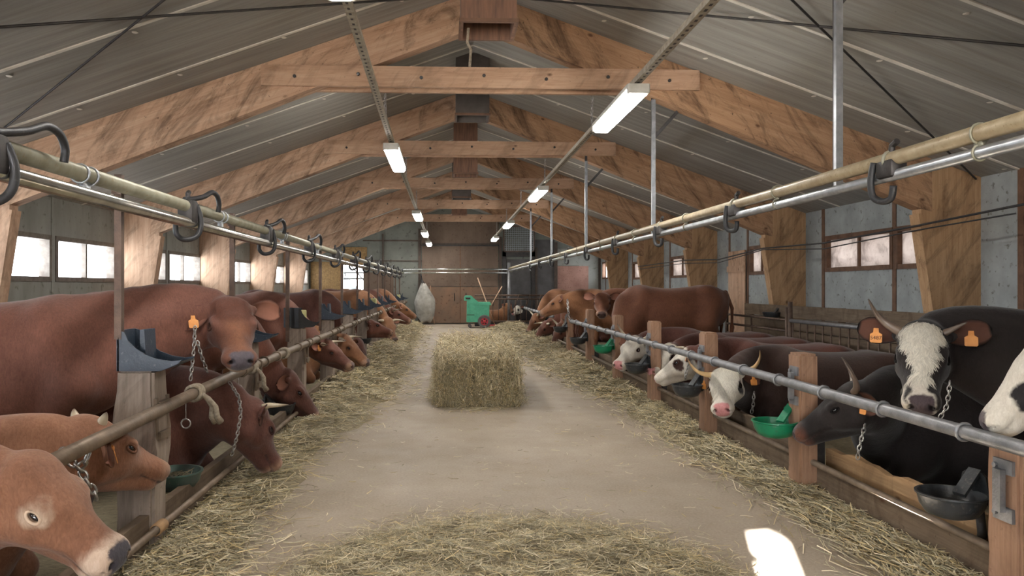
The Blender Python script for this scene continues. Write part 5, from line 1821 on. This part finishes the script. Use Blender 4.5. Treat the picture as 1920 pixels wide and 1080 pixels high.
def straws(name, pos, length, width, mat, elev=.18, seed=1, parent=None, az=None, bend=.25, pal=HAY, dark=1.0):
    """loose stalks: bent ribbons lying on each other"""
    g = np.random.default_rng(seed)
    n = len(pos)
    a = g.uniform(0, 2 * PI, n) if az is None else az + g.normal(0, .5, n)
    e = g.normal(0, elev, n)
    L = length * g.uniform(.45, 1.3, n)
    d = np.stack([np.cos(a) * np.cos(e), np.sin(a) * np.cos(e), np.sin(e)], 1)
    side = np.stack([-np.sin(a), np.cos(a), g.normal(0, .5, n)], 1)
    side /= np.linalg.norm(side, axis=1)[:, None]
    b = np.stack([-np.sin(a), np.cos(a), np.zeros(n)], 1) * g.normal(0, bend, n)[:, None]
    W = (width * g.uniform(.5, 1.3, n))[:, None]
    P = [pos - d * L[:, None] / 2 + b * L[:, None] * .5, pos, pos + d * L[:, None] / 2 + b * L[:, None] * .5]
    V = np.zeros((n, 6, 3))
    for i in range(3):
        V[:, 2 * i] = P[i] - side * W / 2
        V[:, 2 * i + 1] = P[i] + side * W / 2
    base = (np.arange(n) * 6)[:, None]
    Q = np.concatenate([base + np.array([[0, 1, 3, 2]]), base + np.array([[2, 3, 5, 4]])])
    V = V.reshape(-1, 3)
    V[:, 2] = np.maximum(V[:, 2], .004) if parent is None else V[:, 2]
    c = pal[g.integers(0, len(pal), n)] * g.uniform(.8, 1.45, n)[:, None] * dark
    me = np_mesh(name, V, Q, np.repeat(c, 6, 0), mat, False)
    o = bpy.data.objects.new(name, me)
    COL.objects.link(o)
    if parent:
        o.parent = parent
    return o


def mound(name, x0, x1, y0, y1, hfun, mat, nx=30, ny=80):
    """a low lumpy bed of matted hay; hfun(u, v, x, y) gives its height"""
    vs, fs = [], []
    for j in range(ny + 1):
        for i in range(nx + 1):
            u, v = i / nx, j / ny
            x, y = x0 + (x1 - x0) * u, y0 + (y1 - y0) * v
            vs.append((x, y, max(-.02, hfun(u, v, x, y))))
    for j in range(ny):
        for i in range(nx):
            a = j * (nx + 1) + i
            fs.append((a, a + 1, a + nx + 2, a + nx + 1))
    return MB().add(vs, fs).build(name, mat, None, True)


def lump(x, y, f=1.0, s=0.0):
    return (math.sin(x * 7.1 * f + 2 * math.sin(y * 3.3 * f + s)) + math.sin(y * 6.3 * f + 1.7 * math.sin(x * 5.1 * f - s)) + .6 * math.sin((x + y) * 13 * f + s)) / 2.6


# strip along the left row
def hl_edge(y):
    return float(np.interp(y, [2, 3.7, 5, 6.5, 8, 10, 14, 20, 27], [-.85, -1.0, -1.10, -1.05, -.85, -.72, -.72, -.80, -.85]))


def hl(u, v, x, y):
    e = hl_edge(y)
    t = (e + .12 * lump(0, y, .8) - x) / max(.05, e + 1.54)
    hmax = float(np.interp(y, [2, 5, 7, 8.5, 12, 27], [.045, .06, .09, .16, .20, .18]))
    return hmax * (max(0, min(1, t * 1.5)) ** .8) * (1 + .35 * lump(x, y, 1.4)) - .012


o = mound('hay', -1.53, -.5, 2.0, 27.0, hl, M['hay_base'], 22, 220)
tag(o, 'strip of matted hay along the left feeding edge', 'hay', kind='stuff')
ys = 2.2 + (rng.random(32000) ** 1.6) * 24.5
e = np.array([hl_edge(y) for y in ys])
xx = -1.53 + (np.abs(rng.normal(0, .5, len(ys)))) * (e + 1.53)
xx = np.minimum(xx, e + .28)
zz = np.array([max(.006, hl(0, 0, x, y) + .008) for x, y in zip(xx, ys)]) + rng.random(len(ys)) * .025
far = ys > 9
o = straws('straw', np.stack([xx, ys, zz], 1)[~far], .16, .0045, M['straw'], .14, 2)
tag(o, 'loose straw stalks lying along the near left feeding edge', 'straw', kind='stuff')
o = straws('straw', np.stack([xx, ys, zz], 1)[far], .20, .008, M['straw'], .22, 3)
tag(o, 'loose straw stalks heaped along the far left feeding edge', 'straw', kind='stuff')


# strip along the right row
def hr_edge(y):
    return float(np.interp(y, [1.5, 3.5, 4.8, 5.8, 7, 9, 11, 13, 16, 20, 26], [2.12, 2.10, 2.12, 2.02, 1.97, 1.98, 1.80, 1.62, 1.45, 1.35, 1.4]))


def hr(u, v, x, y):
    e = hr_edge(y)
    t = (x - e - .09 * lump(0, y, 1.1)) / max(.05, 2.46 - e)
    hmax = float(np.interp(y, [2, 6, 10, 13, 27], [.05, .05, .07, .13, .17]))
    return hmax * (max(0, min(1, t * 1.6)) ** .8) * (1 + .4 * lump(x, y, 1.5, 2)) - .012


o = mound('hay', 1.1, 2.46, 1.5, 26.2, hr, M['hay_base'], 26, 220)
tag(o, 'strip of matted hay along the right feeding edge', 'hay', kind='stuff')
ys = 1.8 + (rng.random(28000) ** 1.6) * 24.0
e = np.array([hr_edge(y) for y in ys])
xx = 2.46 - (np.abs(rng.normal(0, .55, len(ys)))) * (2.46 - e)
xx = np.maximum(xx, e - .22)
zz = np.array([max(.006, hr(0, 0, x, y) + .008) for x, y in zip(xx, ys)]) + rng.random(len(ys)) * .025
far = ys > 9
o = straws('straw', np.stack([xx, ys, zz], 1)[~far], .17, .0048, M['straw'], .14, 5, az=PI / 2)
tag(o, 'loose straw stalks lying along the near right feeding edge', 'straw', kind='stuff')
o = straws('straw', np.stack([xx, ys, zz], 1)[far], .20, .008, M['straw'], .22, 6)
tag(o, 'loose straw stalks heaped along the far right feeding edge', 'straw', kind='stuff')


# flattened heap in the foreground
def hh(u, v, x, y):
    cx, cy = .30, 3.35
    r = math.hypot((x - cx) / (1.16 + .10 * lump(x, y, .9)), (y - cy) / (1.22 + .06 * lump(x, y, 1.3)))
    return .085 * max(0, 1 - r ** 2.2) * (1 + .5 * lump(x, y, 2.2)) + .02 * max(0, 1 - r) - .010


o = mound('hay', -1.1, 1.7, 1.9, 4.9, hh, M['hay_base'], 60, 60)
tag(o, 'flattened heap of hay on the floor in the foreground', 'hay', kind='stuff')
n = 23000
a, r = rng.uniform(0, 2 * PI, n), np.sqrt(rng.random(n)) * (1.0 + .10 * rng.standard_normal(n))
xx, yy = .30 + 1.16 * r * np.cos(a), 3.35 + 1.22 * r * np.sin(a)
zz = np.array([max(.005, hh(0, 0, x, y) + .006) for x, y in zip(xx, yy)]) + rng.random(n) * .016
o = straws('straw', np.stack([xx, yy, zz], 1), .10, .0028, M['straw'], .15, 8)
tag(o, 'short straw stalks covering the foreground heap', 'straw', kind='stuff')
# single stalks scattered over the swept floor
n = 2600
yy = 2.4 + (rng.random(n) ** 1.5) * 22
xx = rng.uniform(-1.2, 2.2, n)
o = straws('straw', np.stack([xx, yy, np.full(n, .006)], 1), .07, .004, M['straw'], .03, 9)
tag(o, 'single straw stalks scattered over the concrete alley', 'straw', kind='stuff')

# hay bale in the middle of the alley
t_ = thing('hay_bale', 'square hay bale standing in the middle of the alley', 'hay bale', (.36, 9.75, 0))
bm = bmesh.new()
bmesh.ops.create_cube(bm, size=1)
bmesh.ops.subdivide_edges(bm, edges=bm.edges[:], cuts=22, use_grid_fill=True)
for v in bm.verts:
    p = v.co.copy()
    z = p.z + .5
    n_ = .018 * lump(p.x * 3, p.y * 3 + z * 4, 2.0) + random.uniform(-.008, .008)
    top = .56 + .09 * (p.y + .5)
    v.co = Vector((p.x * (.86 + .09 * (1 - z)) + 1.6 * n_ - (.07 * (1 - z) * (p.y + .5) if p.x < -.4 else 0), p.y * 2.1 + 1.3 * n_, z * top * (1 + (.10 * lump(p.x * 2, p.y * 3, 1.5) if z > .9 else 0))))
bm.verts.index_update()
mb = MB().add([v.co.copy() for v in bm.verts], [[v.index for v in f.verts] for f in bm.faces])
bm.free()
mb.build('core', M['hay_base'], t_, True)


def top_z(x, y):
    return .56 + .09 * (y / 2.1 + .5) + .02 * lump(x * 2, y * 1.5, 1.5)


n = 8000
x, z = rng.uniform(-.47, .47, n), rng.uniform(.01, .58, n)
g = np.random.default_rng(21)
pos = np.stack([x, -1.06 - rng.random(n) ** 2 * .07, z], 1)
front = straws('stalks_front', pos, .10, .0045, M['straw'], .9, 22, t_, bend=.45, dark=1.2)  # front stalk colours lightened to offset the weak light on that face
n = 5200
x, y = rng.uniform(-.46, .46, n), rng.uniform(-1.05, 1.05, n)
zt = np.array([top_z(a, b) for a, b in zip(x, y)])
straws('stalks_top', np.stack([x, y, zt + rng.random(n) ** 2.5 * .13], 1), .16, .0055, M['straw'], .45, 23, t_, pal=HAY[[0, 3, 6, 1]])
n = 4200
s_ = np.where(rng.random(n) < .5, -1, 1)
y, z = rng.uniform(-1.05, 1.05, n), rng.uniform(0, .6, n)
straws('stalks_side', np.stack([s_ * (.44 + rng.random(n) ** 2 * .09 + np.where(s_ < 0, .16, .10) * (.6 - z) * rng.random(n)), y, z], 1), .15, .005, M['straw'], .8, 24, t_)
for ch in list(t_.children):
    if ch.name.startswith('stalks'):
        ch.name = 'loose_stalks'
        ch['kind'] = 'stuff'
mb = MB()
for xx_ in (-.16, .06, .22):
    mb.tube([(xx_, -1.075, .03), (xx_, -1.08, .3), (xx_ + .01, -1.07, .55), (xx_, -.6, .62)], .004, 5)
mb.build('baling_twine', M['rope'], t_)
n = 2200
a, r = rng.uniform(0, 2 * PI, n), 1 + np.abs(rng.normal(0, .16, n))
pos = np.stack([.36 + .52 * r * np.cos(a), 9.7 + 1.12 * r * np.sin(a), .006 + .012 * rng.random(n)], 1)
tag(straws('straw', pos, .09, .0045, M['straw'], .1, 26), 'stalks fallen on the floor around the hay bale', 'straw', kind='stuff')

# bedding under the animals and behind the gates
def bed(u, v, x, y):
    return .02 + .02 * lump(x, y, 1.2)


o = mound('straw_bedding', -5.2, -1.66, 1.5, 27.5, bed, M['hay_base'], 20, 90)
tag(o, 'straw bedding on the floor of the left stalls', 'straw bedding', kind='stuff')
o = mound('straw_bedding', 2.62, 5.06, 1.5, 26.2, lambda u, v, x, y: .02 + .02 * lump(x, y, 1.2) + .22 * max(0, min(1, (x - 4.72) * 5)), M['hay_base'], 24, 90)
tag(o, 'straw bedding of the right stalls and pens', 'straw bedding', kind='stuff')
n = 6000
xx, yy = rng.uniform(4.66, 5.05, n), rng.uniform(5.5, 13, n)
tag(straws('straw', np.stack([xx, yy, np.minimum(.27, .05 + 1.1 * np.clip(xx - 4.72, 0, .2)) + rng.random(n) * .05], 1), .17, .007, M['straw'], .25, 31), 'yellow straw piled behind the bar gate', 'straw', kind='stuff')
